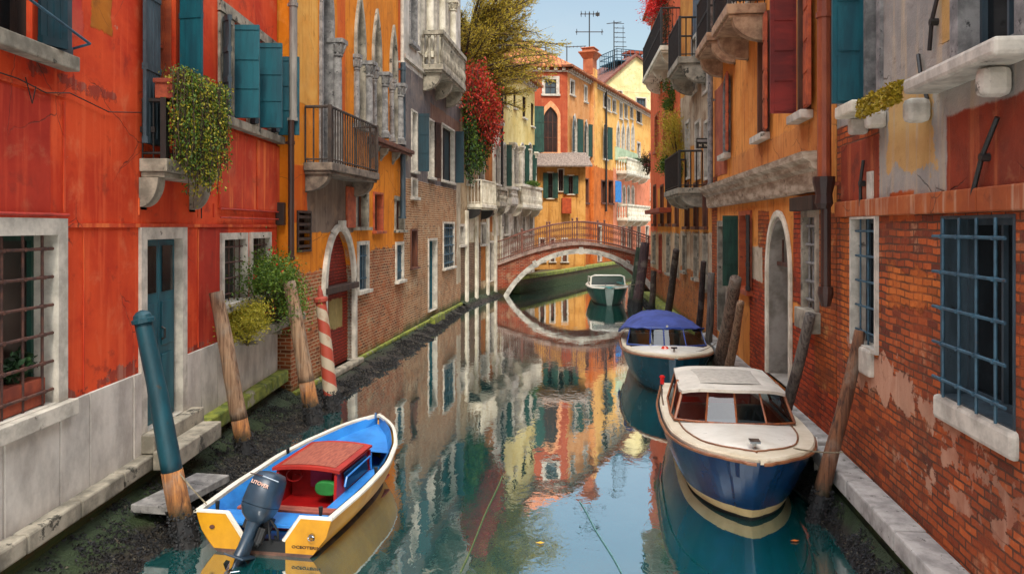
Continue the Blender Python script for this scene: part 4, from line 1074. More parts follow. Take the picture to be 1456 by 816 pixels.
# ------------------------------------------------------------------ coral house before the bridge
P0, P1 = (5.5, 30.7), (4.945, 22.75)
N4 = House('coral_house', 'coral and ochre house with white framed windows next to the bridge', 'house', P0, P1, 11.3, 8, None)
N4.mat = wallmat('coral_wall', ('plaster', 'd9673a', 'cc5a30', 'b0482a', .4),
    [(('plaster', 'd78c34', 'c87426', '9c5a24', .7), [zone(N4, 935, 972, 262, 360, .2)]),
     (('plaster', 'c0a888', 'a28060', '7a4c30', .7), [zone(N4, 915, 972, 330, 388, .25)]),
     (('brick', 'b0622c', '8a4620', '7a5a38', 'c08a50'), [zone(N4, 900, 972, 385, 460, .3)])], algae=(.5, '7d8434'), dist=.02)
for a, b, c, d in ((929, 932, 335, 372), (938, 941, 335, 385), (949, 953, 335, 388), (961, 965, 335, 390)): N4.win(a, b, c, d, frame=.06, fmat=M['istria_dirty'] if a != 938 else M['terracotta'], sill=.08, pane='wood_brown', sash=(0, 1))
for a, b in ((930, 933), (940, 943.5), (950, 954), (961, 965)): N4.win(a, b, 265, 318, frame=.06, fmat=M['wood_brown'], sill=.1, pane='wood_brown', sash=(0, 1))
for a, b in ((932, 936), (944, 948), (957, 962)): N4.win(a, b, 165, 215, frame=.08, fmat=M['wood_orange'], sill=.1, pane='glass_brown', sash=(0, 1))
for a, b in ((944, 948), (955, 960)): N4.win(a, b, 80, 125, frame=.08, sill=0, pane='green_dark', sash=(0, 1))
N4.balcony(N4.S(968)[0], N4.S(937)[0], 8.3, .6, 1.1, .14, M['whitewash'], kind='iron', corbels=3, ctop=.4)
m = MB(); a, b = N4.S(955)[0], N4.S(932)[0]
m.box(a, b, -.4, -.003, 3.45, 3.6); m.build('door_canopy', M['terracotta'], N4.root, bevel=.02)
m = MB(); m.box(0, N4.L, -.3, -.002, .2, .42); m.build('kerb_stone', M['moss_stone'], N4.root, bevel=.02)
N4.finish(roof=(1.2, M['tiles']), overhang=.3)
# house beyond the bridge on the right bank
N5 = House('ochre_house', 'plain ochre house standing past the right end of the bridge', 'house', (16.5, 47), (8.2, 35.5), 9, 7, wallmat('ochre_far', ('plaster', 'c98b4a', 'b87838', '9a6030', .4)))
for s_ in (2, 4.5, 7, 9.5, 12):
    for z_ in (1.6, 4.6, 7.0): N5.win(0, 0, 0, 0, box=(s_, s_ + .9, z_, z_ + 1.4), frame=.1, sash=(1, 1), shut=(('R', 170, .45, M['green_dark']), ('L', 170, .45, M['green_dark'])))
N5.finish(roof=(1.5, M['tiles']))
# ------------------------------------------------------------------ water, ground, crusts
def water_mat():
    g = G('canal_water')
    n1 = g.noise(g.scale(g.obj, (1.6, .9, 1)), 1.1, 3, .5, .4)
    n2 = g.noise(g.scale(g.obj, (3, 2.2, 1)), 2.6, 3, .55, .5)
    big = g.noise(g.obj, .22, 2)
    h = g.m('ADD', g.m('MULTIPLY', n1, 1.0), g.m('MULTIPLY', n2, .28))
    h = g.m('MULTIPLY', h, g.step(big, .35, .65, .45, 1.0))
    nrm = g.bump(h, 1.0, .0044)
    body = g.n('ShaderNodeBsdfDiffuse', Color=g.mix(g.noise(g.obj, .5, 3), lin('06585a'), lin('084644')), Normal=nrm)
    gl = g.n('ShaderNodeBsdfGlossy', Color=(.97, .97, .97, 1), Roughness=.015, Normal=nrm)
    lw = g.n('ShaderNodeLayerWeight', Blend=.42, Normal=nrm).outputs['Facing']
    fac = g.step(lw, .3, .92, .46, .97)
    mx = g.n('ShaderNodeMixShader', i0=fac, i1=body.outputs[0], i2=gl.outputs[0])
    g.t.links.new(mx.outputs[0], g.out.inputs[0]); return g.mat
m = MB(); m.quad((-60, -30, 0), (60, -30, 0), (60, 130, 0), (-60, 130, 0))
tag(m.build('canal_water', water_mat()), kind='structure')
m = MB(); m.quad((-900, -900, -1.6), (900, -900, -1.6), (900, 1200, -1.6), (-900, 1200, -1.6))
tag(m.build('ground', simple('mud', '3a3428', '241f18', .95, .3)), kind='structure')

def tidal_mat():
    g = G('tidal_weed'); x, y, z = g.xyz(); n = g.noise(g.obj, 5, 7, .7)
    k = g.step(g.m('ADD', z, g.m('MULTIPLY', g.m('SUBTRACT', n, .5), .12)), .08, .16)
    c = g.mix(k, g.mix(n, lin('0c0d0b'), lin('352c1e')), g.mix(g.noise(g.obj, 9, 5), lin('131d0c'), lin('2f4218')))
    return g.done(c, .6, g.bump(g.m('ADD', n, g.noise(g.obj, 40, 4, .7)), .9, .03))
M['tidal'] = tidal_mat()
def crust(name, inner, outer, zi, zo, label, density=900, seed=3, shell_from=.3, lump=.05):
    """a lumpy tidal ledge with weed above and mussel clusters below, between the wall foot and the water"""
    from mathutils import noise as mn
    random.seed(seed)
    def along(poly, t):
        ls = [math.dist(a, b) for a, b in zip(poly[:-1], poly[1:])]; T = sum(ls) * t
        for (a, b), l in zip(zip(poly[:-1], poly[1:]), ls):
            if T <= l or (a, b) == (poly[-2], poly[-1]): k = T / l; return (a[0] + (b[0]-a[0])*k, a[1] + (b[1]-a[1])*k)
            T -= l
    tot = sum(math.dist(a, b) for a, b in zip(inner[:-1], inner[1:]))
    def surf(t, k):
        a = along(inner, t); b = along(outer, t)
        x = a[0] + (b[0]-a[0])*k; y = a[1] + (b[1]-a[1])*k
        zz_ = zi + (zo - zi) * (k ** .75)
        e = math.sin(PI * min(1, k * 1.02)) ** .5 if 0 < k < 1 else 0
        zz_ += lump * e * (mn.fractal(Vector((x*3, y*3, seed)), 1, 2, 4) + .35 * mn.noise(Vector((x*14, y*14, 0))))
        ex = .10 * mn.noise(Vector((y*1.7, seed, 3))) * k
        return Vector((x + ex, y, zz_))
    N = max(20, int(tot / (.05 if tot < 12 and inner[0][1] < 12 else .14))); J = 16
    mb = MB(); rows = []
    for i in range(N + 1):
        r = [surf(i/N, j/J) for j in range(J + 1)]; q = r[-1]; d_ = Vector((along(outer, i/N)[0] - along(inner, i/N)[0], 0, 0)).normalized()
        r.append(Vector((q.x + d_.x*.12, q.y, -.5))); rows.append(r)
    mb.loft(rows)
    base = mb.build(name, M['tidal'], None, smooth=True)
    sh = MB(); n = 0; tries = 0; want = int(density * tot)
    while n < want and tries < want * 8:
        tries += 1
        t = random.random(); k = random.random()
        c = surf(t, k)
        cl = mn.noise(Vector((c.x*2.4, c.y*2.4, 7))) + 1.3*(k - shell_from)
        if cl < rnd(-.1, .35): continue
        n += 1
        s_ = rnd(.007, .024) * rnd(.6, 1.15) * (1 if c.y < 13 else 1.6)
        c = c + Vector((0, 0, rnd(0, .018)))
        u = Vector((rnd(-1, 1), rnd(-1, 1), rnd(-.3, 1))).normalized(); v = u.orthogonal().normalized(); w = u.cross(v)
        p = [c - u*s_, c + v*s_*.5, c + u*s_*1.1, c - v*s_*.5, c + w*s_*.45]
        sh.cur = 0 if random.random() < .93 else 1
        sh.add(p, [(0, 1, 4), (1, 2, 4), (2, 3, 4), (3, 0, 4)])
    sh.build('shells', [simple('mussel', '1d1f22', '14110f', .7, 9, .3, .003), simple('barnacle', '5f5a4c', '3a3428', .9, 9)] if not bpy.data.materials.get('mussel') else [bpy.data.materials['mussel'], bpy.data.materials['barnacle']], base)
    tag(base, label, 'mussels', kind='stuff'); return base
crust('mussel_crust', [(-3.9, 3.5), (-3.9, 13.0)], [(-3.2, 3.5), (-3.02, 7.5), (-2.9, 10.5), (-2.78, 13.0)], .3, -.05, 'dark mussels and weed crusted along the foot of the red house', 3000, 3, .12, .08)
crust('mussel_crust', [(-3.75, 13.0), (-2.9, 20.4), (-1.93, 28.4)], [(-2.78, 13.0), (-2.15, 18.0), (-1.95, 20.4), (-1.45, 28.4)], .2, -.05, 'dark mussels crusted below the worn brick of the yellow house', 900, 4, .35)
crust('mussel_crust', [(-1.93, 28.4), (-.55, 34.5)], [(-1.45, 28.4), (-.1, 34.4)], .3, -.03, 'weedy shells below the low pale house', 120, 5)
crust('mussel_crust', [(2.62, 2.0), (3.52, 9.3), (4.0, 13.5)], [(2.38, 2.0), (3.12, 7.9), (3.62, 13.5)], .24, -.03, 'pale barnacles and weed under the kerb of the brick house', 1700, 6, .1)
crust('mussel_crust', [(4.0, 13.5), (4.35, 17.8), (4.65, 22.7), (5.25, 30.7)], [(3.62, 13.5), (4.05, 17.8), (4.4, 22.7), (5.1, 30.7)], .24, -.03, 'weed along the mossy kerb by the coral house', 160, 7)
# landing slab below the green door
o = MB().box(-.55, .55, -.2, .2, -.04, .04).build('landing_slab', M['greystone'], bevel=.01)
o.location = (-3.38, 7.95, .27); o.rotation_euler = (0, R(2), R(80)); tag(o, 'grey stone landing slab lying on the mussels below the teal door', 'slab')

# ------------------------------------------------------------------ mooring poles
def wood(name, c1, c2, sp=None):
    g = G(name); x, y, z = g.xyz()
    gr = g.noise(g.scale(g.obj, (14, 14, .5)), 2.2, 7, .65, .3); n = g.noise(g.obj, 3.5, 5)
    c = g.mix(g.step(gr, .36, .62), lin(c2), lin(c1))
    c = g.mix(g.m('MULTIPLY', g.step(gr, .40, .33), .85), c, (.012, .008, .006, 1))
    c = g.mix(g.m('MULTIPLY', g.step(n, .5, .68), .4), c, lin('8a8478'))
    wet = g.step(g.m('ADD', z, g.m('MULTIPLY', g.m('SUBTRACT', g.noise(g.obj, 8, 6, .7), .5), .5)), .52, .25)
    c = g.mix(g.m('MULTIPLY', wet, .9), c, g.mix(n, lin('10120c'), lin('2a3018')))
    return g.done(c, g.mixf(wet, .9, .5), g.bump(g.m('ADD', gr, g.m('MULTIPLY', n, .4)), 1.0, .025))
W1 = wood('pole_wood', '9a7c60', '664a36'); W2 = wood('pole_orange', 'a8703c', '6f4526'); W3 = wood('pole_grey', '6e675f', '423d39'); W4 = wood('pole_dark', '3f3028', '231b18')
def pole(label, top, base, rt, rb, mat, lowmat=None, low=.0, collar=True, zb=0, dtop=0.0, name='mooring_pole', taper=None):
    db = 3300 / (base[1] - HY)
    b = Vector(((base[0]-CX)/F*db, db, 0)); dt = db + dtop
    t = Vector(((top[0]-CX)/F*dt, dt, EYE + (HY-top[1])*dt/F))
    root = thing(name, label, 'mooring pole', b, 0, 'mooring poles along the canal')
    v = t - b
    def seg(k0, k1, n, nm, mt, extra=0.0):
        m = MB(); pts = []; rad = []
        for i in range(n + 1):
            k = k0 + (k1 - k0) * i / n
            pts.append(v * k + Vector((math.sin(k*7+b.x)*.008, math.cos(k*5)*.008, 0))); rad.append((rb + (rt-rb)*max(0, k)) * (1 + rnd(-.03, .03)) + extra)
        m.tube(pts, rad, 16); return m.build(nm, mt, root, smooth=True)
    seg(low, 1.0, 14, 'shaft', mat)
    if lowmat: seg(-.12, low, 4, 'worn_foot', lowmat)
    else: seg(-.12, low + .0001, 2, 'foot', mat)
    if collar:
        m = MB(); h = .34 / v.length
        for i in range(260):
            k = rnd(-.05, h); a = rnd(0, 2*PI); rr = rb + .015
            c = v*k + Vector((math.cos(a)*rr, math.sin(a)*rr, 0)); s_ = rnd(.012, .03)
            u = Vector((rnd(-1, 1), rnd(-1, 1), rnd(-1, 1))).normalized(); q = u.orthogonal().normalized(); w = u.cross(q)
            m.add([c - u*s_, c + q*s_*.6, c + u*s_, c - q*s_*.6, c + w*s_*.6, c - w*s_*.6], [(0, 1, 4), (1, 2, 4), (2, 3, 4), (3, 0, 4), (1, 0, 5), (2, 1, 5), (3, 2, 5), (0, 3, 5)])
        m.tube([v*-.05, v*h*.8], [rb + .012, rb + .006], 12)
        m.build('shell_collar', bpy.data.materials['mussel'], root)
    return root, v
tealp = simple('pole_teal', '08434f', '06313b', .5, 6, .4, .006, (1, 1, .3), spots=('3a2f24', 5, .66))
r_, v = pole('teal painted mooring pole with domed cap and bare orange wood at its foot', (203, 452), (266, 775), .078, .105, tealp, W2, .33)
m = MB(); d_ = v.normalized(); m.tube([v + d_*k for k in (-.05, -.045, -.01, 0.0, .03, .06, .075)], [.08, .105, .105, .085, .08, .05, .01], 16); m.build('cap', tealp, r_, smooth=False)
pole('grey brown wooden pole leaning between the teal door and the flowering bushes', (307, 415), (352, 655), .085, .11, W1, W2, .25)
pole('wooden pole partly hidden by the flowering bush', (411, 400), (447, 602), .095, .13, W1, W2, .3)
def stripe_mat():
    g = G('barber_stripe'); x, y, z = g.xyz()
    ang = g.m('ARCTAN2', y, g.m('ADD', x, g.m('MULTIPLY', z, .06)))
    t = g.m('FRACT', g.m('ADD', g.m('DIVIDE', ang, 2*PI), g.m('MULTIPLY', z, 2.6)))
    k = g.m('GREATER_THAN', t, .52)
    c = g.mix(k, lin('963a28'), lin('a39580'))
    c = g.mix(g.m('MULTIPLY', g.step(g.noise(g.scale(g.obj, (1, 1, .5)), 8, 5, .7), .54, .66), .55), c, lin('8a5a40'))
    return g.done(c, .6, g.bump(g.noise(g.obj, 12, 4), .3, .004))
sm = stripe_mat()
r_, v = pole('red and white spiral striped mooring pole before the bricked water gate', (456, 424), (473, 584), .085, .125, sm, None, .0)
m = MB(); d_ = v.normalized(); m.tube([v + d_*k for k in (-.06, -.055, 0, .02, .025, .12, .2)], [.1, .115, .115, .09, .05, .04, .01], 14); m.build('cap', simple('pole_red', '963a28', '7a2f20', .7, 6), r_)
pole('long brown wooden pole leaning on the white kerb in front of the brick house', (1224, 470), (1160, 740), .055, .085, wood('pole_brown', '7d5236', '4a2f20'), None, 0)
pole('grey pole leaning behind the white cabin boat by the arched doorway', (1153, 447), (1102, 642), .06, .08, W3, None, 0, dtop=-1.0)
pole('gnarled split grey brown pole between the two motorboats', (1047, 396), (1018, 545), .1, .14, wood('pole_gnarled', '7a6656', '43352c'), None, 0, dtop=-1.5)
pole('thin companion pole leaning against the gnarled one', (1054, 430), (1030, 556), .06, .09, W1, None, 0, dtop=-1.4)
pole('short grey pole near the near end of the mossy kerb', (1012, 388), (1006, 523), .07, .08, W3, None, 0, dtop=-.2)
pole('slim dark pole behind the blue canopy', (1001, 372), (990, 510), .06, .08, W4, None, 0, dtop=-.8)
pole('dark brown pole with squared top beyond the blue canopy', (962, 356), (947, 466), .09, .11, W4, None, 0, dtop=-2)
pp = wood('pole_purple', '4a3434', '2a2026'); pg = wood('pole_weed', '33432f', '1d241f')
pole('thick purple brown pole beside the moored green boat', (918, 345), (905, 440), .16, .19, pp, None, 0)
pole('weed green pole next to the thick purple brown one', (909, 352), (897, 436), .11, .13, pg, None, 0)
pole('dark stub pole at the right foot of the bridge', (930, 385), (926, 446), .1, .11, W4, None, 0)

for pa, pb, lab, c_ in (((655, 812), (714, 676), 'yellow green rope trailing on the water left of the middle', ('5c6a34', '465228')), ((884, 814), (824, 712), 'pale rope trailing on the water near the sky reflection', ('5f8a8c', '4a7274'))):
    p, q = on_z(*pa, .008), on_z(*pb, .008); m = MB()
    m.tube([p.lerp(q, i/10) + Vector((math.sin(i*.9)*.006, 0, 0)) for i in range(11)], .006, 6)
    tag(m.build('floating_rope', simple('wet_rope' + c_[0], c_[0], c_[1], .8, 20)), lab, 'rope')
# ------------------------------------------------------------------ boats.  local frame: stern at y=0, bow towards +y
def paint(name, c1, c2=None, rough=.28, **k):
    return simple(name, c1, c2 or c1, rough, 3, .12, .002, **k)
navy = paint('hull_navy', '0d3a63', '0a2d50', .2); tealhull = paint('hull_teal', '0a4656', '083a4a', .25); cream = paint('boat_cream', 'd6cdb9', 'c2b69d', .35)
white = paint('boat_white', 'dcd8cd', 'c6c1b4', .3); rub = simple('rubbing_strake', '8a5a3a', '6b4026', .5, 8); black = simple('antifoul', '15191c', '0c0e10', .6, 6)
blue = paint('boat_blue', '2f7fc6', '2468ad', .35); yellow = simple('boat_yellow', 'c78f12', 'a8740c', .4, 2.2, .2, .003, (1, 1, .5), spots=('6e4a14', 5, .64)); redp = paint('boat_red', '9c1414', '7a0f10', .35)
green = paint('hull_green', '1d4a40', '153a33', .35); bwood = simple('boat_wood', '9a5a34', '6a3820', .4, 6, .3, .002, (5, 1, 1))
chrome = simple('chrome', 'b9bcbf', 'a0a4a8', .2, 4, .1, .001, metal=1.0)
gclear = glassy('wind_glass', '8496a0', .07); 
def lerp_tab(tab, t):
    for (a, va), (b, vb) in zip(tab[:-1], tab[1:]):
        if t <= b: k = (t-a)/(b-a); return va + (vb-va)*k
    return tab[-1][1]
def smooth_tab(tab, t, w=.04):
    return (lerp_tab(tab, max(0, t-w)) + lerp_tab(tab, t) * 2 + lerp_tab(tab, min(tab[-1][0], t+w))) / 4
def make_hull(root, L, beam, sheer, rake, mats, flare=.86, wl=.0, n=40, chine=-.02, rail_w=.12, rail_mat=None, strake=True, stripe=None, close_stern=True, deep=-.3, stem_in=.55):
    """beam, sheer: tables over t=0 stern .. 1 bow;  rows of points keel->sheer"""
    def b(t): return max(0.0, smooth_tab(beam, t)) * (min(1.0, (1 - t) / .012) ** .5 if beam[-1][1] == 0 else 1)
    def z(t): return smooth_tab(sheer, t)
    def pt(t, f, side):      # f: 0 keel .. 1 sheer
        bb = b(t); zz_ = z(t)
        zf = deep + (zz_ - deep) * f
        wide = (1 - (1 - f) ** 2.2) ** .5
        k = flare + (1 - flare) * f
        pull = 1 - max(0, (t - .55) / .45) ** 2 * (1 - f) * stem_in
        y = L * t - rake * (1 - f) * max(0, (t - .6) / .4) ** 1.5
        return (side * bb * wide * k * pull, y, zf)
    T = [1 - (1 - i / n) ** 2.0 for i in range(n + 1)]
    def band(name, f0, f1, mat, m_=6, push=0.0):
        mb = MB()
        for side in (-1, 1):
            rows = []
            for t in T:
                r = []
                for j in range(m_ + 1):
                    p = pt(t, f0 + (f1 - f0) * j / m_, side); r.append((p[0] + side*push*(1 if b(t) > .02 else 0), p[1] + (push if t > .98 else 0), p[2]))
                rows.append(r if side == 1 else r[::-1])
            mb.loft(rows)
        if close_stern:
            r1 = [pt(0, f0 + (f1-f0)*j/m_, 1) for j in range(m_ + 1)]; r2 = [pt(0, f0 + (f1-f0)*j/m_, -1) for j in range(m_ + 1)]
            mb.loft([r1, r2])
        return mb.build(name, mat, root, smooth=False)
    return pt, band, b, z, T
def gunwale(root, b, z, L, T, w, mat, h=.035, out=.03, name='gunwale', t1=1.0, skip_tip=False):
    mb = MB()
    for side in (-1, 1):
        rows = []
        out0 = out
        for i, t in enumerate(T):
            out = out0 * min(1, b(t) / .06) ; bb = b(t); zz_ = z(t); wi = min(w, bb)
            y = L*t + (out0 if t > .995 else 0); yi = L*t - (w * max(0, (t-.85)/.15))
            rows.append([(side*(bb + out), y, zz_ - h*.5), (side*(bb + out), y, zz_ + h*.5), (side*(bb + out - .015), y, zz_ + h), (side*max(0, bb - wi), yi, zz_ + h), (side*max(0, bb - wi), yi, zz_ - h*.5)])
        mb.loft([r if side == 1 else r[::-1] for r in rows], close=True)
    return mb.build(name, mat, root)

# --- white cabin boat
def cabin_boat():
    L = 4.3
    root = thing('cabin_boat', 'navy hulled motorboat with white cabin roof and cream deck', 'motorboat', (2.36 + .14*L, 7.37 + .99*L, -.02), PI - .14)
    beam = [(0, .68), (.3, .80), (.55, .80), (.72, .76), (.84, .64), (.92, .48), (.97, .28), (1.0, .0)]
    sheer = [(0, .62), (.4, .64), (.7, .70), (1.0, .78)]
    pt, band, b, z, T = make_hull(root, L, beam, sheer, .75, None)
    band('hull_bottom', 0, .34, black); band('stripe', .34, .43, paint('stripe_cream', 'cdb98a', 'b9a473', .4)); band('topsides', .43, .8, navy); band('upper_strake', .8, .995, navy, push=.012)
    m = MB()
    for side in (-1, 1): m.tube([(side*(b(t)+.035), L*t + (.035 if t > .99 else 0), z(t) - .015) for t in T], .017, 6)
    m.build('rubbing_strake', rub, root)
    gunwale(root, b, z, L, T, .17, cream)
    # fore deck, slightly crowned, in front of the screen
    rows = []
    for t in [.60 + .4*i/16 for i in range(17)]:
        bb = max(0, b(t) - .13); r = []
        for j in range(-8, 9): x = bb*j/8; r.append((x, L*t - .16*max(0, (t-.85)/.15), z(t) + .03 + .05*(1 - (j/8)**2)*min(1, bb/.4)))
        rows.append(r)
    MB().loft(rows).build('fore_deck', white, root, smooth=True)
    m = MB()
    for side in (-1, 1): m.tube([(side*max(0, b(t) - .15), L*t - .17*max(0, (t-.85)/.15), z(t) + .045) for t in T if t > .55], .009, 5)
    m.build('deck_trim', rub, root)
    # coaming, cockpit and floor
    m = MB()
    for side in (-1, 1): m.loft([[(side*(b(t)-.16), L*t, z(t)+.03), (side*(b(t)*.72), L*t, .12)][::side] for t in [0.01, .1, .2, .3, .4, .5, .62]])
    m.box(-.55, .55, .02, .06, .1, .6); m.box(-.55, .55, L*.62, L*.63, .1, .72)
    m.build('cockpit_side', bwood, root)
    MB().box(-.5, .5, .03, L*.62, .08, .12).build('floor', bwood, root)
    for y0 in (.35, 1.5): 
        m = MB(); m.box(-.55, .55, y0, y0 + .38, .32, .38); m.box(-.55, .55, y0 - .05, y0 + .02, .38, .7); m.build('seat', redp if y0 < 1 else cream, root, bevel=.02)
    # cabin: screen base and top lines
    def base(k):  # k -1..1 across the front, screen foot
        return Vector((.68*k, L*.655 - .22*k*k, .745 + .02*(1-k*k)))
    def top(k): return Vector((.58*k, L*.60 - .14*k*k, 1.06 + .03*(1-k*k)))
    fr = MB(); cols = [-1, -.5, 0, .5, 1]
    fr.tube([base(i/8 - 1) for i in range(17)], .014, 6); 
    for k in cols: fr.tube([base(k), top(k)], .013 if abs(k) < 1 else .02, 6)
    sb = [(0.68, L*.655-.22, .745), (.70, L*.5, .70), (.68, L*.27, .68)]; stp = [(.58, L*.6-.14, 1.06), (.6, L*.45, 1.08), (.56, L*.25, 1.06)]
    for side in (-1, 1):
        S_ = lambda p: Vector((side*p[0], p[1], p[2]))
        fr.tube([S_(p) for p in sb], .018, 6)
        for p, q in zip(sb[1:], stp[1:]): fr.tube([S_(p), S_(q)], .018, 6)
    wf = fr.build('window_frame', bwood, root)
    for a, c in zip(cols[:-1], cols[1:]): MB().quad(base(a), base(c), top(c), top(a)).build('pane', gclear, wf)
    for side in (-1, 1):
        for i in range(2):
            p = [sb[i], sb[i+1], stp[i+1], stp[i]]; MB().quad(*[(side*q[0], q[1], q[2]) for q in p]).build('pane', gclear, wf)
    m = MB()
    for side in (-1, 1):   # white coaming between deck and screen
        m.loft([[(side*(b(p[1]/L)-.15), p[1], z(p[1]/L)+.03), (side*p[0], p[1], p[2]-.01)] for p in sb])
    m.build('coaming', cream, root)
    rows = []
    for i in range(13):
        u = i/12; y = L*(.62 - .38*u); r = []
        for j in range(13):
            k = j/6 - 1; hw = .62 - .03*u - (.03 if i == 0 else 0)
            r.append((hw*k, y - (.15*k*k*(1-u)), 1.065 + .07*(1 - k**4)*(.6 + .4*math.sin(PI*min(1, u+.15)))))
        rows.append(r)
    rf = MB(); rf.loft(rows); rf.loft([[(x, y, zq-.035) for x, y, zq in r][::-1] for r in rows])
    edge = rows[0] + [r[-1] for r in rows[1:]] + rows[-1][::-1][1:] + [r[0] for r in rows[::-1][1:]]
    rf.loft([edge, [(x, y, zq-.035) for x, y, zq in edge]])
    ro = rf.build('cabin_roof', paint('roof_white', 'cfc9bc', 'b8b2a5', .5, spots=('a59d8c', 12, .6)), root, smooth=False)
    rows = [[(x*.8, y, zq + .012) for x, y, zq in r[1:-1]] for r in rows[2:-2]]
    MB().loft(rows).build('roof_mat', simple('roof_mat_paint', 'b4aea2', '9b958a', .9, 14, .8, .006), ro)
    # fittings
    for yy in (1.2, 2.7):
        m = MB(); m.tube([(-.9, yy, .62), (-.91, yy, .5), (-.93, yy, .46), (-.93, yy, .2), (-.91, yy, .16)], [.008, .01, .06, .06, .02], 10); m.build('fender', white, root, smooth=True)
    m = MB(); m.tube([(0, L*.93, .8), (0, L*.93, .9)], .022, 8); m.box(-.05, .05, L*.915, L*.945, .885, .905); m.build('cleat', chrome, root)
    m = MB(); m.tube([(.72, .5, .66), (.75, 1.0, .665), (.76, 1.6, .67)], .012, 6); m.build('hand_rail', chrome, root)
    m = MB(); m.tube([(.70, .12, .66), (.70, .12, .76)], .03, 8); m.tube([(.70, .12, .76), (.70, .12, .79)], [.045, .03], 8); m.build('navigation_light', paint('nav_red', 'c0181a'), root)
    return root
cabin_boat()

# --- blue canopy boat
def canopy_boat():
    L = 4.3
    root = thing('canopy_boat', 'teal hulled white decked motorboat under a blue canvas canopy', 'motorboat', (2.83 + .1*L, 13.35 + .995*L, -.02), PI - .1)
    beam = [(0, .68), (.3, .82), (.6, .84), (.78, .76), (.88, .58), (.95, .36), (1.0, .0)]
    sheer = [(0, .62), (.5, .64), (1.0, .76)]
    pt, band, b, z, T = make_hull(root, L, beam, sheer, .6, None)
    band('hull_bottom', 0, .36, paint('bottom_dark', '0a3640', '082a33')); band('topsides', .36, .995, tealhull)
    gunwale(root, b, z, L, T, .12, cream)
    m = MB()
    for side in (-1, 1): m.tube([(side*(b(t)+.03), L*t + (.03 if t > .99 else 0), z(t) - .02) for t in T], .016, 6)
    m.build('rubbing_strake', rub, root)
    rows = []
    for t in [.66 + .34*i/14 for i in range(15)]:
        bb = max(0, b(t) - .09); rows.append([(bb*j/8, L*t - .1*max(0, (t-.85)/.15), z(t) + .03 + .05*(1 - (j/8)**2)*min(1, bb/.4)) for j in range(-8, 9)])
    MB().loft(rows).build('fore_deck', white, root, smooth=True)
    m = MB()
    for side in (-1, 1): m.loft([[(side*(b(t)-.11), L*t, z(t)+.03), (side*(b(t)*.72), L*t, .12)][::side] for t in [0.01, .1, .2, .3, .4, .5, .66]])
    m.box(-.55, .55, .02, .05, .1, .6)
    m.build('cockpit_side', cream, root); MB().box(-.5, .5, .03, L*.66, .08, .12).build('floor', bwood, root)
    def base(k): return Vector((.76*k, L*.70 - .42*k*k, .72 + .03*(1-k*k)))
    def top(k): return Vector((.68*k, L*.64 - .40*k*k, 1.02 + .04*(1-k*k)))
    fr = MB(); cols = [-1, -.45, .1, .45, 1]
    fr.tube([base(i/8 - 1) for i in range(17)], .02, 6); fr.tube([top(i/8 - 1) for i in range(17)], .016, 6)
    for k in cols: fr.tube([base(k), top(k)], .014, 6)
    wf = fr.build('window_frame', paint('screen_blue', '1f3f86', '1a3470'), root)
    for a, c in zip(cols[:-1], cols[1:]):
        q = [a + (c-a)*i/4 for i in range(5)]; MB().loft([[base(k), top(k)] for k in q]).build('pane', gclear, wf)
    can = simple('canopy_blue', '33458c', '263570', .85, 2.4, .6, .02)
    rows = []
    for i in range(19):
        u = i/18; y0 = L*(.645 - .60*u); r = []
        hgt = 1.04 + .17*math.sin(PI*min(.5, u*1.1)) - .2*max(0, u-.6)
        for j in range(17):
            k = j/8 - 1; hw = .76 + .08*min(1, u*2); 
            zb = 1.02 - .34*min(1, u*1.2)
            zt = zb + (hgt - zb) * (1 - abs(k)**2.6) + .012*math.sin(j*2.1 + i*1.3)
            r.append((hw*k*(1 + .02*math.sin(i)), y0 - .40*k*k*(1-u), zt))
        rows.append(r)
    o = MB().loft(rows).build('canopy', can, root, smooth=True)
    sol = o.modifiers.new('solid', 'SOLIDIFY'); sol.thickness = .012
    m = MB(); m.tube([(0, L*.93, .8), (0, L*.93, .88)], .02, 8); m.box(-.05, .05, L*.92, L*.94, .87, .89); m.tube([(.35, L*.74, .79), (.35, L*.74, .83)], .02, 6); m.build('cleat', chrome, root)
    m = MB(); m.tube([(.12, L*.83, .80), (.12, L*.83, .835)], [.07, .05], 10); m.build('deck_vent', paint('vent_red', 'c8321c'), root)
    m = MB(); m.tube([(0, L*.62, 1.07), (0, L*.64, 1.1)], .025, 8); m.build('horn', chrome, root)
    return root
canopy_boat()

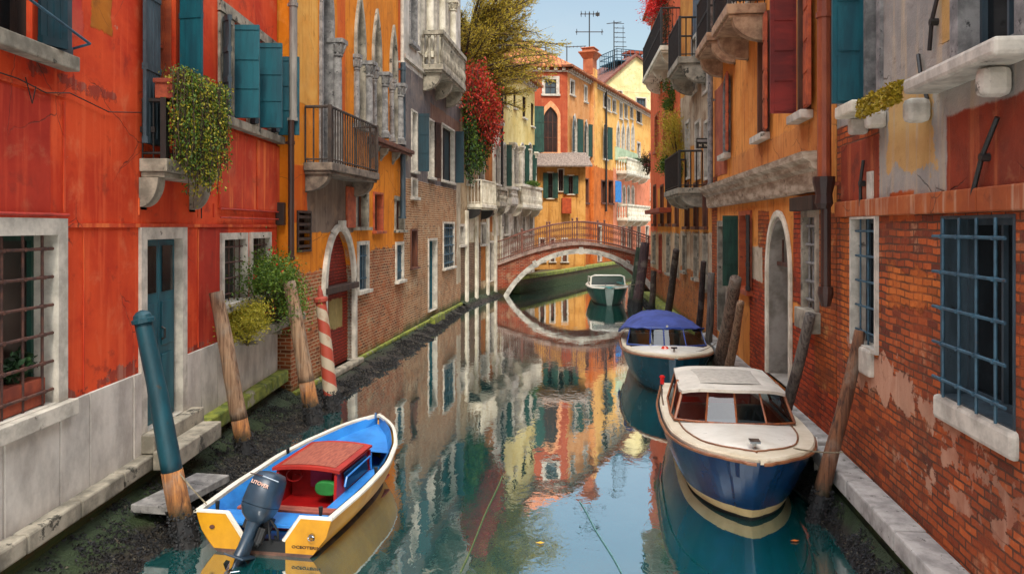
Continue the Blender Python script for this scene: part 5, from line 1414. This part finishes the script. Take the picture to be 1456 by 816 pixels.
# --- green boat by the bridge
def green_boat():
    L = 4.2
    root = thing('green_boat', 'small dark green open motorboat moored just before the bridge', 'motorboat', (3.84 + .1, 29.2 + L, 0), PI - .06)
    beam = [(0, .66), (.4, .8), (.75, .76), (.9, .64), (.97, .36), (1.0, .1)]; sheer = [(0, .58), (1.0, .66)]
    pt, band, b, z, T = make_hull(root, L, beam, sheer, .35, None, stem_in=.3)
    band('hull_bottom', 0, .36, black); band('topsides', .36, .995, green)
    # blunt stem closed
    m = MB(); m.loft([[pt(1.0, j/8, 1) for j in range(9)], [pt(1.0, j/8, -1) for j in range(9)]]); m.build('stem_board', green, root)
    gunwale(root, b, z, L, T, .1, white)
    m = MB(); m.loft([[(x, L*t, z(t) + .02) for x in (-(b(t)-.05), 0, b(t)-.05)] for t in (.78, .85, .92, .97, 1.0)]); m.build('fore_deck', paint('deck_turq', '2b8f8c', '1f7a78'), root)
    MB().box(-.48, .48, .03, L*.78, .08, .12).build('floor', bwood, root)
    for y in (.5, 1.9): MB().box(-.56, .56, y, y + .35, .34, .4).build('seat', bpy.data.materials['deck_turq'], root, bevel=.02)
    m = MB()
    m.tube([(-.68, L*.74, .64), (-.64, L*.7, 1.02), (-.5, L*.7, 1.07), (.5, L*.7, 1.07), (.64, L*.7, 1.02), (.68, L*.74, .64)], .035, 6); m.tube([(-.68, L*.74, .68), (.68, L*.74, .68)], .03, 6)
    for sd in (-1, 1): m.tube([(sd*.66, L*.7, 1.0), (sd*.7, L*.4, .95), (sd*.7, L*.36, .62)], .03, 6)
    wf = m.build('screen_frame', white, root)
    MB().quad((-.66, L*.735, .68), (.66, L*.735, .68), (.6, L*.7, 1.04), (-.6, L*.7, 1.04)).build('pane', glassy('turq_glass', '2f8f90', .01, .3), wf)
    m = MB(); m.tube([(.1, L*.8, .7), (.1, L*.8, .8)], .02, 6); m.build('cleat', chrome, root)
green_boat()

# --- blue and yellow boat with the outboard
def yellow_boat():
    L = 3.2
    ang = -.167
    root = thing('outboard_boat', 'blue and yellow open boat with red cuddy and grey outboard motor', 'motorboat', (-2.28, 7.08, -.04), ang)
    root.scale = (1, 1, .7)
    beam = [(0, .66), (.25, .70), (.5, .68), (.7, .56), (.85, .38), (.94, .21), (1.0, .0)]
    sheer = [(0, .56), (.4, .58), (.75, .66), (1.0, .78)]
    def b(t): return max(0, smooth_tab(beam, t)) * min(1.0, (1 - t) / .012) ** .5
    pt, band, b, z, T = make_hull(root, L, beam, sheer, .5, None, close_stern=False, deep=-.18)
    band('hull_bottom', 0, .30, black); band('rubbing_band', .30, .38, simple('band_brown', '6b4a3a', '44302a', .6)); band('topsides', .38, .995, yellow)
    # transom with a cut-out for the motor
    def tr(f0, f1, name, mat, yoff=0.0):
        m = MB(); n = 5
        r = [pt(0, f0 + (f1-f0)*j/n, 1) for j in range(n+1)]; l = [pt(0, f0 + (f1-f0)*j/n, -1) for j in range(n+1)]
        poly = [(p[0], p[2]) for p in r] + [(p[0], p[2]) for p in reversed(l)]
        m.prism(poly, yoff, yoff + .05); return m.build(name, mat, root)
    tr(0, .30, 'transom_foot', black); tr(.30, .38, 'transom_band', bpy.data.materials['band_brown'])
    zt = z(0); zb = pt(0, .38, 1)[2]; bx = pt(0, .6, 1)[0]
    for sd in (-1, 1):
        poly = [(sd*.22, zb), (sd*pt(0, .38, 1)[0], zb), (sd*pt(0, .7, 1)[0], (zb+zt)/2), (sd*b(0), zt), (sd*.36, zt), (sd*.22, zb + .17)]
        if sd < 0: poly = poly[::-1]
        m = MB(); m.prism(poly, 0, .05); m.build('transom', yellow, root)
        m = MB(); m.tube([(sd*b(0), .02, zt + .01), (sd*.36, .02, zt + .01), (sd*.2, .02, zb + .15)], .026, 6); m.build('transom_edge', white, root)
    m = MB(); m.box(-.22, .22, .0, .05, zb - .001, zb + .14); m.build('motor_board', black, root)
    gunwale(root, b, z, L, T, .045, white, h=.03)
    # blue inside: sloping side decks, well, bow deck
    m = MB()
    ts = [0, .06, .12, .2, .3, .4, .5, .6, .7, .78, .86, .93, .98]
    for side in (-1, 1):
        rows = []
        for t in ts:
            bi = max(.01, b(t) - .07); rows.append([(side*bi, L*t, z(t) + .01), (side*max(.008, bi - .05), L*t, z(t) - .12), (side*max(.005, bi*(.8 - .35*max(0, t-.5)/.5)), L*t, .2), (0, L*t, .16)][::side])
        m.loft(rows)
    m.build('inner_hull', blue, root, smooth=False)
    m = MB(); m.loft([[(max(0.0, b(t)-.09)*j/4, L*t, z(t) - .13 + .02*(1-(j/4)**2)) for j in range(-4, 5)] for t in (.68, .74, .8, .86, .92, .97)]); m.box(-.26, .26, L*.675, L*.68, .16, z(.68) - .13)
    m.build('bow_deck', blue, root, smooth=False)
    m = MB(); m.box(-.58, .58, .06, .36, .38, .43)
    m.box(-.44, -.3, .3, .35, .16, .38); m.box(.3, .44, .3, .35, .16, .38)
    m.build('stern_deck', blue, root, bevel=.01)
    MB().box(-.5, .5, .36, L*.66, .17, .2).build('floor', redp, root)
    # red cuddy
    y0, y1 = .95, 1.86
    m = MB()
    m.prism([(-.36, .2), (.36, .2), (.36, .70), (-.36, .70)], y1 - .03, y1)
    for sd in (-1, 1): m.add([(sd*.36, y0 - .12, .2), (sd*.36, y1, .2), (sd*.33, y1, .74), (sd*.33, y0, .76), (sd*.33, y0 - .12, .2), (sd*.33, y1, .2), (sd*.30, y1, .74), (sd*.30, y0, .76)], [(0, 1, 2, 3), (7, 6, 5, 4), (0, 3, 7, 4), (3, 2, 6, 7)])
    m.prism([(-.31, .2), (.31, .2), (.31, .7), (-.31, .7)], y0 + .3, y0 + .33)
    cud = m.build('cuddy', redp, root)
    m = MB(); m.loft([[(x, y, .765 + .045*(1-(x/.38)**2)) for x in [-.37+.74*j/10 for j in range(11)]] for y in (y0 - .04, y0 + .3, y0 + .6, y1 + .02)]); m.loft([[(x, y, .735 + .045*(1-(x/.38)**2)) for x in [-.37+.74*j/10 for j in range(11)]][::-1] for y in (y0 - .04, y0 + .3, y0 + .6, y1 + .02)])
    for yy in (y0 - .04, y1 + .02): m.loft([[(x, yy, .765 + .045*(1-(x/.38)**2)) for x in [-.37+.74*j/10 for j in range(11)]], [(x, yy, .72 + .045*(1-(x/.38)**2)) for x in [-.37+.74*j/10 for j in range(11)]]])
    rf = m.build('cuddy_roof', paint('roof_red', 'a3271a', '8a1f16', .5), cud)
    MB().loft([[(x, y, .772 + .045*(1-(x/.38)**2)) for x in [-.30+.6*j/8 for j in range(9)]] for y in (y0 + .02, y0 + .4, y1 - .05)]).build('roof_panel', simple('weathered_wood', '9a5440', '7a3d30', .8, 9, .5, .003, (6, 1, 1)), rf)
    for sd in (-1, 1):
        m = MB(); m.add([(sd*.365, y0 + .12, .42), (sd*.365, y1 - .1, .42), (sd*.35, y1 - .12, .66), (sd*.35, y0 + .12, .68)], [(0, 1, 2, 3)]); m.build('side_window', M['glass_dark'], cud)
        m = MB(); m.tube([(sd*.39, y0 + .05, .5), (sd*.39, y0 + .1, .62), (sd*.37, y1 - .06, .62), (sd*.37, y1 - .02, .4)], .012, 6); m.build('grab_rail', blue, cud)
    MB().box(-.09, .15, y0 + .285, y0 + .298, .36, .62).build('screen', paint('purple_panel', '8a2a5a', '74204a', .5), cud)
    m = MB(); m.tube([(-.2, y0 + .12, .6), (-.2, y0 + .26, .54)], .012, 6); m.tube([(-.2 + .085*math.cos(a), y0 + .12 + .03*math.sin(a), .6 + .08*math.sin(a)) for a in [2*PI*i/16 for i in range(17)]], .01, 6); m.build('steering_wheel', redp, cud)
    sh = [(.19 + .12*math.copysign(abs(math.cos(a))**.7, math.cos(a)), .47 + (.10 if math.sin(a) > 0 else .11)*math.copysign(abs(math.sin(a))**.8, math.sin(a))) for a in [2*PI*i/24 for i in range(24)]]
    cu = MB().prism(sh[::-1], y0 + .02, y0 + .1).build('seat_cushion', paint('cushion_green', '1f7a34', '176128', .7), None, bevel=.015)
    cu.location = root.location; cu.rotation_euler = root.rotation_euler; cu.scale = root.scale; tag(cu, 'round topped green cushion leaning inside the red cuddy', 'cushion')
    for sd in (-1, 1):
        m = MB(); m.box(min(sd*.35, sd*.52), max(sd*.35, sd*.52), y0 - .35, y1, .34, .38); m.build('side_bench', M['wood_red'] if sd < 0 else blue, root)
    m = MB(); m.box(-.52, .52, y0 - .48, y0 - .36, .36, .40); m.build('thwart', simple('thwart_wood', '96503f', '70362a', .7, 9, .4, .003, (1, 5, 1)), root, bevel=.008)
    for x, y in ((-.52, .12), (.5, .14), (.62, 1.3), (-.6, 1.75), (.0, L*.95)):
        m = MB(); m.tube([(x, y, z(y/L) - .02 if abs(x) > .05 else .78), (x, y, (z(y/L) if abs(x) > .05 else .8) + .09)], [.016, .022], 8); m.build('cleat', black if abs(x) > .05 else chrome, root)
    m = MB(); m.tube([(.48, -.001, .36), (.48, -.03, .36)], .025, 8); m.tube([(.48 + .03*math.cos(a), -.03, .33 + .03*math.sin(a)) for a in [2*PI*i/10 for i in range(11)]], .007, 5); m.build('towing_eye', chrome, root)
    MB().tube([(-.5, -.001, .38), (-.5, -.015, .38)], .025, 8).build('drain_plug', M['iron_rust'], root)
    text_mesh('OCEOTERIN', .05, 'lettering', M['wood_dark'], root, Matrix.Translation((.42, -.003, .19)) @ Matrix.Rotation(PI/2, 4, 'X'), .002)
    # outboard motor
    om = thing('outboard_motor', 'dark blue grey outboard motor tilted up on the transom of the yellow boat', 'outboard motor', root.location + Vector((-.06, .0, .30)), ang)
    om.scale = (.85, .85, .82)
    om.rotation_euler = (R(-20), R(14), ang)
    grey = simple('motor_grey', '2c4052', '1f303f', .38, 5, .15, .002, spots=('55616a', 14, .68))
    def sec(cx, cy, hz, w, d, n=20, p=3.2):
        return [(cx + w*math.copysign(abs(math.cos(a))**(2/p), math.cos(a)), cy + d*math.copysign(abs(math.sin(a))**(2/p), math.sin(a)), hz) for a in [2*PI*i/n for i in range(n)]]
    rows = [sec(0, -.08, .06, .09, .12), sec(0, -.09, .12, .14, .19), sec(0, -.1, .2, .165, .235), sec(0, -.1, .235, .17, .24)]
    o = MB().loft(rows, close=True); o.add(rows[0][::-1], [tuple(range(20))]); o.build('lower_cowl', grey, om, smooth=True)
    rows = [sec(0, -.1, .24, .168, .238), sec(0, -.1, .26, .172, .242), sec(0, -.1, .40, .165, .235), sec(0, -.09, .52, .15, .215), sec(0, -.08, .575, .12, .18), sec(0, -.08, .59, .07, .11)]
    o = MB().loft(rows, close=True); o.add(rows[-1], [tuple(range(20))]); cw = o.build('cowl', grey, om, smooth=True)
    text_mesh('LITOVER', .052, 'lettering', paint('letter_pale', 'd9b8a8', 'c88a70', .6), cw, Matrix.Translation((0.0, -.338, .46)) @ Matrix.Rotation(R(84), 4, 'X') @ Matrix.Rotation(R(-4), 4, 'Z'), .004)
    MB().tube([(-.165, -.28, .53), (0, -.335, .545), (.165, -.28, .53)], .006, 5).build('cowl_trim', chrome, cw)
    rows = [sec(0, -.08, .07, .075, .11), sec(0, -.09, -.05, .06, .10), sec(0, -.11, -.22, .055, .11), sec(0, -.12, -.30, .06, .13)]
    MB().loft(rows, close=True).build('midsection', grey, om, smooth=True)
    m = MB(); m.box(-.11, .11, -.33, .02, -.315, -.295); m.build('cavitation_plate', grey, om, bevel=.006)
    rows = [sec(0, -.12, -.3, .035, .11, p=2.4), sec(0, -.12, -.42, .03, .10, p=2.4), sec(0, -.12, -.47, .045, .16, p=2.2), sec(0, -.12, -.52, .03, .12, p=2.2), sec(0, -.08, -.66, .006, .06, p=2)]
    MB().loft(rows, close=True).build('gearcase', grey, om, smooth=True)
    m = MB(); m.tube([(0, -.27, -.47), (0, -.36, -.47)], [.04, .02], 10)
    for k in range(3):
        a = 2*PI*k/3; u = Vector((math.cos(a), 0, math.sin(a))); w_ = Vector((-math.sin(a), 0, math.cos(a))); c0 = Vector((0, -.31, -.47))
        m.add([c0 + u*.03 - w_*.02, c0 + u*.11 - w_*.05 + Vector((0, -.03, 0)), c0 + u*.13 + w_*.0, c0 + u*.10 + w_*.05 + Vector((0, .03, 0)), c0 + u*.03 + w_*.02], [(0, 1, 2, 3, 4)])
    m.build('propeller', chrome, om)
    m = MB(); m.box(-.1, .1, .0, .07, -.2, .1); m.box(-.14, -.08, -.04, .12, -.05, .12); m.box(.08, .14, -.04, .12, -.05, .12); m.tube([(-.16, .05, .02), (.16, .05, .02)], .03, 8); m.build('clamp_bracket', black, om, bevel=.01)
    m = MB(); m.tube([(.14, -.05, .12), (.24, .02, .02), (.26, .1, -.1), (.18, .16, -.06)], .014, 8); m.tube([(.12, -.05, .1), (.2, -.02, -.08), (.22, .1, -.14)], .012, 8); m.build('cable', black, om)
    m = MB(); m.box(.07, .15, -.12, -.03, -.14, .02); m.tube([(.11, -.1, -.16), (.11, -.1, .02)], .03, 8); m.build('tilt_ram', black, om, bevel=.01)
yellow_boat()
def rope(pts, label, r=.008):
    m = MB(); P_ = [Vector(p) for p in pts]; out = []
    for a, b in zip(P_[:-1], P_[1:]):
        for i in range(8): k = i/8; q = a.lerp(b, k); q.z -= .35*k*(1-k)*(a-b).length*.35; out.append(q)
    out.append(P_[-1]); m.tube(out, r, 6)
    tag(m.build('mooring_rope', simple('rope' + str(len(bpy.data.materials)), '8a7f68', '5c5444', .9, 30)), label, 'rope')
rope([(-2.86, 7.25, .40), (-3.2, 7.25, .8)], 'short rope from the yellow boat stern to the teal pole')
rope([(2.75, 7.55, .84), (3.3, 7.72, .75)], 'rope from the cabin boat bow to the long brown pole')
rope([(3.3, 13.9, .75), (3.85, 14.6, .8)], 'rope from the canopy boat bow to the gnarled pole')
rope([(3.95, 29.8, .75), (4.7, 28.5, .9)], 'pale rope from the green boat to the purple brown pole', .015)
# ------------------------------------------------------------------ plants
LG = leafmat('leaf_ivy', ['243612', '3d5a1a', '5a7424', '7f8f35']); LY = leafmat('leaf_yellow', ['6a6a1e', '8f8a24', 'a89a30', '5a6420'])
LR = leafmat('leaf_red', ['5c1a14', '9a2a1c', 'c03a24', '7a2418']); LD = leafmat('leaf_dark', ['16241a', '22361f', '2e4a2a', '3c5a30'])
LO = leafmat('leaf_olive', ['8a822c', 'aa9a34', 'c8ae3c', '948030', 'c09c30']); FR = leafmat('flower_red', ['a01818', 'c82424', 'd84a3a']); LB = leafmat('leaf_brown', ['3a3428', '544a34', '4a4a2c', '2c2a20'])
TW = simple('twig', '4a3a2a', '33271c', .9, 8)
def leaf(mb, c, s, aim=None, slim=.5):
    u = Vector((rnd(-1, 1), rnd(-1, 1), rnd(-1, 1)))
    if aim is not None: u = u*.6 + aim
    if u.length < .01: u = Vector((1, 0, 0))
    u.normalize(); v = Vector((rnd(-1, 1), rnd(-1, 1), rnd(-1, 1))); v = (v - u*v.dot(u)).normalized(); w = u.cross(v)
    b = c + u*s*2
    mb.add([c, c + u*s - v*s*slim + w*s*.15, b, c + u*s + v*s*slim + w*s*.15], [(0, 1, 2, 3)])
def foliage_thing(name, label, cat, pts_mats, loc, stems=None, parent_name='foliage', group=None):
    t = thing(name, label, cat, loc, 0, group)
    for nm, mb, mat in pts_mats: mb.build(nm, mat, t)
    if stems: stems.build('stem', TW, t)
    return t
random.seed(21)
def bush(name, label, c, rad, n, s, mat, cat='bush', flowers=None, clumps=14, droop=0.0, aim=None, slim=.5, stem_to=None, fl_n=60):
    c = Vector(c); rad = Vector(rad); mb = MB(); st = MB(); cl = []
    for i in range(clumps):
        d = Vector((rnd(-1, 1), rnd(-1, 1), rnd(-1, 1))); d = d.normalized()*rnd(.3, .85)
        cl.append((Vector((d.x*rad.x, d.y*rad.y, d.z*rad.z)), rnd(.28, .5)))
    root = Vector((0, 0, -rad.z)) if stem_to is None else Vector(stem_to) - c
    for p, k in cl:
        st.tube([root, root.lerp(p, .5) + Vector((rnd(-.03, .03), rnd(-.03, .03), .03)), p], [.018*max(1, rad.z), .012*max(1, rad.z), .005], 5)
    for i in range(n):
        p, k = random.choice(cl); d = Vector((random.gauss(0, 1), random.gauss(0, 1), random.gauss(0, 1)))*.55
        q = p + Vector((d.x*rad.x*k, d.y*rad.y*k, d.z*rad.z*k)); q.z -= droop*rnd(0, 1)**2
        leaf(mb, q, s*rnd(.6, 1.2), aim, slim)
    pm = [('foliage', mb, mat)]
    if flowers:
        fb = MB()
        for i in range(fl_n):
            p, k = random.choice(cl); d = Vector((rnd(-1, 1), rnd(-1, 1), rnd(-1, 1))).normalized()
            q = p + Vector((d.x*rad.x*k*.9, d.y*rad.y*k*.9, d.z*rad.z*k*.9))
            for j in range(5): leaf(fb, q + Vector((rnd(-1, 1), rnd(-1, 1), rnd(-1, 1)))*s*.5, s*.8, None, .8)
        pm.append(('flowers', fb, flowers))
    return foliage_thing(name, label, cat, pm, c, st)
def curtain_vine(name, label, h, strands, s, mats, per=70, cat='ivy', spread=.06, out=.25, mixp=.5):
    """hanging strands: (s, y, ztop, length) in the house's own frame, draped from a rail"""
    Mx = Matrix.Translation(h.root.location) @ Matrix.Rotation(h.root.rotation_euler.z, 4, 'Z')
    mbs = [MB() for _ in mats]; st = MB(); o0 = Mx @ Vector(strands[0][:3])
    for (a, y, zt, ln) in strands:
        pts = []; x_, y_ = a, y
        k = max(3, int(ln/.12))
        for i in range(k+1):
            pts.append(Mx @ Vector((x_, y_, zt - ln*i/k)) - o0); x_ += rnd(-.025, .025); y_ += rnd(-.02, .02)
        st.tube(pts, .005, 4, cap=False)
        m_ = mbs[0] if random.random() < mixp else mbs[-1]
        for i in range(int(per*ln)):
            t = rnd(0, len(pts)-1.001); j = int(t); p = pts[j].lerp(pts[j+1], t-j)
            leaf(m_ if random.random() < .8 else random.choice(mbs), p + Vector((rnd(-1, 1), rnd(-1, 1), rnd(-1, 1)))*spread, s*rnd(.6, 1.2), Vector((0, 0, -.6)), .6)
    return foliage_thing(name, label, cat, [('foliage', mb, mt) for mb, mt in zip(mbs, mats)], o0, st)
# balcony ivy
a0, a1 = A.S(200)[0], A.S(277)[0]; ss = []
for i in range(190):
    k = random.random(); a = a0 - .08 + 1.32*k
    ln = rnd(.45, 1.0) + .5*math.sin(PI*min(1, max(0, (k-.05)/.9)))*rnd(.2, 1)
    ss.append((a, -.35 - rnd(0, .13), 4.64 + rnd(-.03, .07), ln))
for i in range(34): ss.append((a0 + rnd(0, a1-a0), rnd(-.36, -.18), 4.74 + rnd(-.05, .04), rnd(.08, .18)))
curtain_vine('balcony_ivy', 'green ivy spilling over the stone balcony of the red house', A, ss, .019, [LG, LY], 75, mixp=.72)
# flowering bushes by the red house
bush('flower_bush', 'dark green bush with small red flowers against the red house', at(387, 11.9, 410), (.46, .95, .66), 9500, .025, LG, flowers=FR, clumps=22, fl_n=45, stem_to=at(385, 12.2, 470))
bush('flower_bush', 'yellow green bush spreading at the foot of the red flowered one', at(350, 10.8, 456), (.32, .7, .3), 5200, .02, LY, clumps=16, stem_to=at(352, 11, 490))
bush('pot_plant', 'leafy pot plant behind the rusty window grille', at(22, 6.3, 522), (.12, .3, .15), 260, .04, LD, cat='plant', clumps=6)
m = MB(); m.box(4.3, 5.1, .03, .18, 1.49, 1.72); o = m.build('flower_box', M['terracotta'], bevel=.01); o.location = A.root.location; o.rotation_euler = A.root.rotation_euler; tag(o, 'terracotta box on the sill inside the rusty window grille', 'flower box')
m = MB(); q0, q1 = A.S(330)[0], A.S(408)[0]; m.box(q0, q1, -.33, -.05, 1.38, 1.50)
for x in (q0 + .2, (q0+q1)/2, q1 - .2): m.box(x-.03, x+.03, -.3, -.003, 1.30, 1.379)
o = m.build('planting_trough', M['istria_dirty'], bevel=.015); o.location = A.root.location; o.rotation_euler = A.root.rotation_euler; tag(o, 'stone trough carrying the bushes along the red house', 'trough')
# red and green vine on the loggia house and pale house
Mx = None
ss = []
for i in range(170):
    k = random.random(); a = -.6 + 3.0*k
    ss.append((a, -.35 - rnd(0, .45), 8.8 - .7*k + rnd(-.6, .4), rnd(.4, 1.8)))
curtain_vine('red_vine', 'crimson creeper tumbling from the corner of the white loggia', D, ss, .055, [LR, LG], 38, cat='creeper', spread=.32, mixp=.92)
ss = []
for i in range(170):
    k = random.random(); a = -.2 + 3.0*k
    ss.append((a, -.2 - rnd(0, .3), 7.6 + rnd(-.2, .3), rnd(.9, 3.3)*(1 - .45*k)))
curtain_vine('green_vine', 'green creeper hanging down the pale house beneath the crimson one', D, ss, .055, [LD, LG], 34, cat='creeper', spread=.14)
# big olive tree with feathery boughs
def tree():
    base = Vector((-4.3, 31.9, .3)); t = thing('garden_tree', 'tall feathery yellow olive tree rising behind the pale house', 'tree', base)
    tk = MB(); lf = MB(); random.seed(5)
    tk.tube([(0, 0, -1), (.2, 0, 3), (1.0, 0, 6), (2.1, 0, 9.2), (2.5, 0, 11)], [.3, .25, .2, .13, .07], 9)
    for i in range(125):
        z0 = rnd(7.4, 10.8); o = Vector((min(2.5, .2 + (z0-3)**1.5*.13), 0, z0)); az = rnd(-PI, PI) if random.random() < .35 else rnd(-.6, .6); el = rnd(.0, 1.2); ln = rnd(1.8, 3.9)*(1.1 - .2*el)
        d = Vector((math.cos(az)*math.cos(el), math.sin(az)*math.cos(el), math.sin(el))); pts = [o]; p = o.copy()
        for k in range(9):
            d = (d + Vector((rnd(-.12, .12), rnd(-.12, .12), rnd(-.1, .04)))).normalized(); p = p + d*ln/9; pts.append(p.copy())
        tk.tube(pts, [.07*(1-k/10) + .008 for k in range(10)], 5)
        for k in range(2, 10):
            for q in range(7):
                dd = (d + Vector((rnd(-.8, .8), rnd(-.8, .8), rnd(-.5, .6)))).normalized(); tip = pts[k] + dd*rnd(.3, .8)
                tk.tube([pts[k], tip], [.008, .003], 3, cap=False)
                for e in range(7): leaf(lf, pts[k].lerp(tip, rnd(.1, 1)) + Vector((rnd(-1, 1), rnd(-1, 1), rnd(-1, 1)))*.06, rnd(.035, .07), dd, .32)
    tk.build('trunk', TW, t); lf.build('crown', LO, t)
tree()
# right bank
bush('climber', 'grey brown climber over the top balcony of the coral house', at(962, 25.5, 55), (.7, 1.6, 1.5), 4200, .06, LB, cat='climber', clumps=22, aim=Vector((-.2, 0, -.3)), slim=.3)
bush('flower_bush', 'bright scarlet flowering bush overhanging at the roof edge of the coral house', at(938, 26, 4), (.7, .8, .7), 3000, .055, FR, clumps=16, aim=Vector((-.6, 0, -.1)), slim=.25)
bush('climber', 'rounded dark green climber hanging under the coral house balcony', at(958, 24.3, 138), (.38, .7, .55), 2600, .04, LG, cat='climber', clumps=12)
bush('shrub', 'bushy golden olive shrub overflowing the balcony near the netted house', at(966, 22.4, 203), (.6, 1.1, 1.0), 8000, .045, LO, clumps=22, aim=Vector((-.3, 0, .5)), slim=.22)
bush('shrub', 'deep green trailing shrub at the base of the golden olive one', at(952, 22.8, 240), (.42, .8, .38), 2200, .04, LG, clumps=12)
bush('shrub', 'small dark plant with pink blooms on the far wall of the coral house', at(921, 31.5, 232), (.3, .4, .5), 900, .045, LB, clumps=10, flowers=leafmat('flower_pink', ['b05a6a', 'd08a94', 'a04050']), fl_n=22)
# balcony flowers
Mx = Matrix.Translation(E.root.location) @ Matrix.Rotation(E.root.rotation_euler.z, 4, 'Z')
q0, q1 = E.S(727)[0], E.S(757)[0]
bush('balcony_plants', 'low green plants along the white balcony of the cream house', Mx @ Vector(((q0+q1)/2, -.5, 5.1)), (.4, 1.3, .16), 1300, .04, LG, cat='plants', clumps=20)
Mx = Matrix.Translation(Fh.root.location) @ Matrix.Rotation(Fh.root.rotation_euler.z, 4, 'Z')
q0, q1 = Fh.S(876)[0], Fh.S(910)[0]; bz = Fh.P(893, 247)[1]
bush('balcony_plants', 'tufts of green on the white balcony of the orange palace', Mx @ Vector(((q0+q1)/2, -.8, bz + 1.05)), (.7, 2.2, .25), 1200, .06, LD, cat='plants', clumps=9)
# floating leaves
for px, py, lb in ((761, 771, 'yellow'), (1123, 768, 'orange')):
    p = on_z(px, py, .012); m = MB(); m.add([(0, 0, 0), (.05, .02, .004), (.09, 0, 0), (.05, -.03, .004)], [(0, 1, 2, 3)]); o = m.build('floating_leaf', simple('dry_leaf_' + lb, 'd8a828' if lb == 'yellow' else 'd0701c', 'b88a20' if lb == 'yellow' else 'a85414', .7)); o.location = p
    tag(o, lb + ' fallen leaf floating on the canal' + (' near the middle' if lb == 'yellow' else ' beside the cabin boat'), 'leaf')
# ------------------------------------------------------------------ light, air and camera
w = bpy.data.worlds.new('World'); scene.world = w; w.use_nodes = True
nt = w.node_tree; nt.nodes.clear()
sky = nt.nodes.new('ShaderNodeTexSky'); sky.sky_type = 'NISHITA'; sky.sun_disc = False
SUN_EL, SUN_AZ = R(50), R(176)            # azimuth from +Y towards +X
sky.sun_elevation = SUN_EL; sky.sun_rotation = SUN_AZ; sky.air_density = 1.6; sky.dust_density = 2.2; sky.ozone_density = 1.0; sky.altitude = 0
bg = nt.nodes.new('ShaderNodeBackground'); bg.inputs[1].default_value = .07
ou = nt.nodes.new('ShaderNodeOutputWorld'); 
tc = nt.nodes.new('ShaderNodeTexCoord'); sx = nt.nodes.new('ShaderNodeSeparateXYZ'); nt.links.new(tc.outputs['Generated'], sx.inputs[0])
mr = nt.nodes.new('ShaderNodeMapRange'); mr.interpolation_type = 'SMOOTHSTEP'; nt.links.new(sx.outputs[2], mr.inputs[0]); mr.inputs[1].default_value = .42; mr.inputs[2].default_value = .85
nz = nt.nodes.new('ShaderNodeTexNoise'); nz.inputs['Scale'].default_value = 2.2; nz.inputs['Detail'].default_value = 6; nt.links.new(tc.outputs['Generated'], nz.inputs['Vector'])
mm_ = nt.nodes.new('ShaderNodeMath'); mm_.operation = 'MULTIPLY_ADD'; nt.links.new(nz.outputs['Fac'], mm_.inputs[0]); mm_.inputs[1].default_value = .5; mm_.inputs[2].default_value = .75
mu = nt.nodes.new('ShaderNodeMath'); mu.operation = 'MULTIPLY'; nt.links.new(mr.outputs[0], mu.inputs[0]); nt.links.new(mm_.outputs[0], mu.inputs[1])
mx = nt.nodes.new('ShaderNodeMix'); mx.data_type = 'RGBA'; mx.blend_type = 'ADD'; mx.inputs[0].default_value = 1.0
vm = nt.nodes.new('ShaderNodeVectorMath'); vm.operation = 'SCALE'; vm.inputs[0].default_value = (19, 19.4, 20); nt.links.new(mu.outputs[0], vm.inputs['Scale'])

c2 = nt.nodes.new('ShaderNodeTexNoise'); c2.inputs['Scale'].default_value = 3.2; c2.inputs['Detail'].default_value = 7; mp = nt.nodes.new('ShaderNodeMapping'); mp.inputs['Scale'].default_value = (1, 1, 2.6)
nt.links.new(tc.outputs['Generated'], mp.inputs[0]); nt.links.new(mp.outputs[0], c2.inputs['Vector'])
cr = nt.nodes.new('ShaderNodeMapRange'); cr.interpolation_type = 'SMOOTHSTEP'; nt.links.new(c2.outputs['Fac'], cr.inputs[0]); cr.inputs[1].default_value = .42; cr.inputs[2].default_value = .7; cr.inputs[3].default_value = .18; cr.inputs[4].default_value = .7
cm = nt.nodes.new('ShaderNodeMix'); cm.data_type = 'RGBA'; nt.links.new(cr.outputs[0], cm.inputs[0]); nt.links.new(sky.outputs[0], cm.inputs[6]); cm.inputs[7].default_value = (4.0, 4.6, 5.2, 1)
nt.links.new(cm.outputs[2], mx.inputs[6]); nt.links.new(vm.outputs[0], mx.inputs[7]); nt.links.new(mx.outputs[2], bg.inputs[0])
nt.links.new(bg.outputs[0], ou.inputs[0])
ld = bpy.data.lights.new('sun', 'SUN'); ld.energy = 1.6; ld.angle = R(12); ld.color = (1, .93, .82)
lo = bpy.data.objects.new('sun', ld); COL.objects.link(lo)
dirv = Vector((math.sin(SUN_AZ)*math.cos(SUN_EL), math.cos(SUN_AZ)*math.cos(SUN_EL), math.sin(SUN_EL)))
lo.rotation_euler = dirv.to_track_quat('Z', 'Y').to_euler()
cd = bpy.data.cameras.new('camera'); cam = bpy.data.objects.new('camera', cd); COL.objects.link(cam)
cam.location = (0, 0, EYE); cam.rotation_euler = (PI/2, 0, 0)
cd.sensor_width = 36; cd.lens = F / 1456 * 36; cd.shift_y = -(408 - HY) / 1456; cd.clip_end = 3000; cd.clip_start = .05
scene.camera = cam
vs = scene.view_settings; vs.view_transform = 'Standard'; vs.look = 'None'; vs.exposure = 1.18; vs.gamma = 1; vs.use_curve_mapping = False
scene.render.engine = 'CYCLES'; scene.cycles.max_bounces = 8; scene.cycles.use_denoising = True
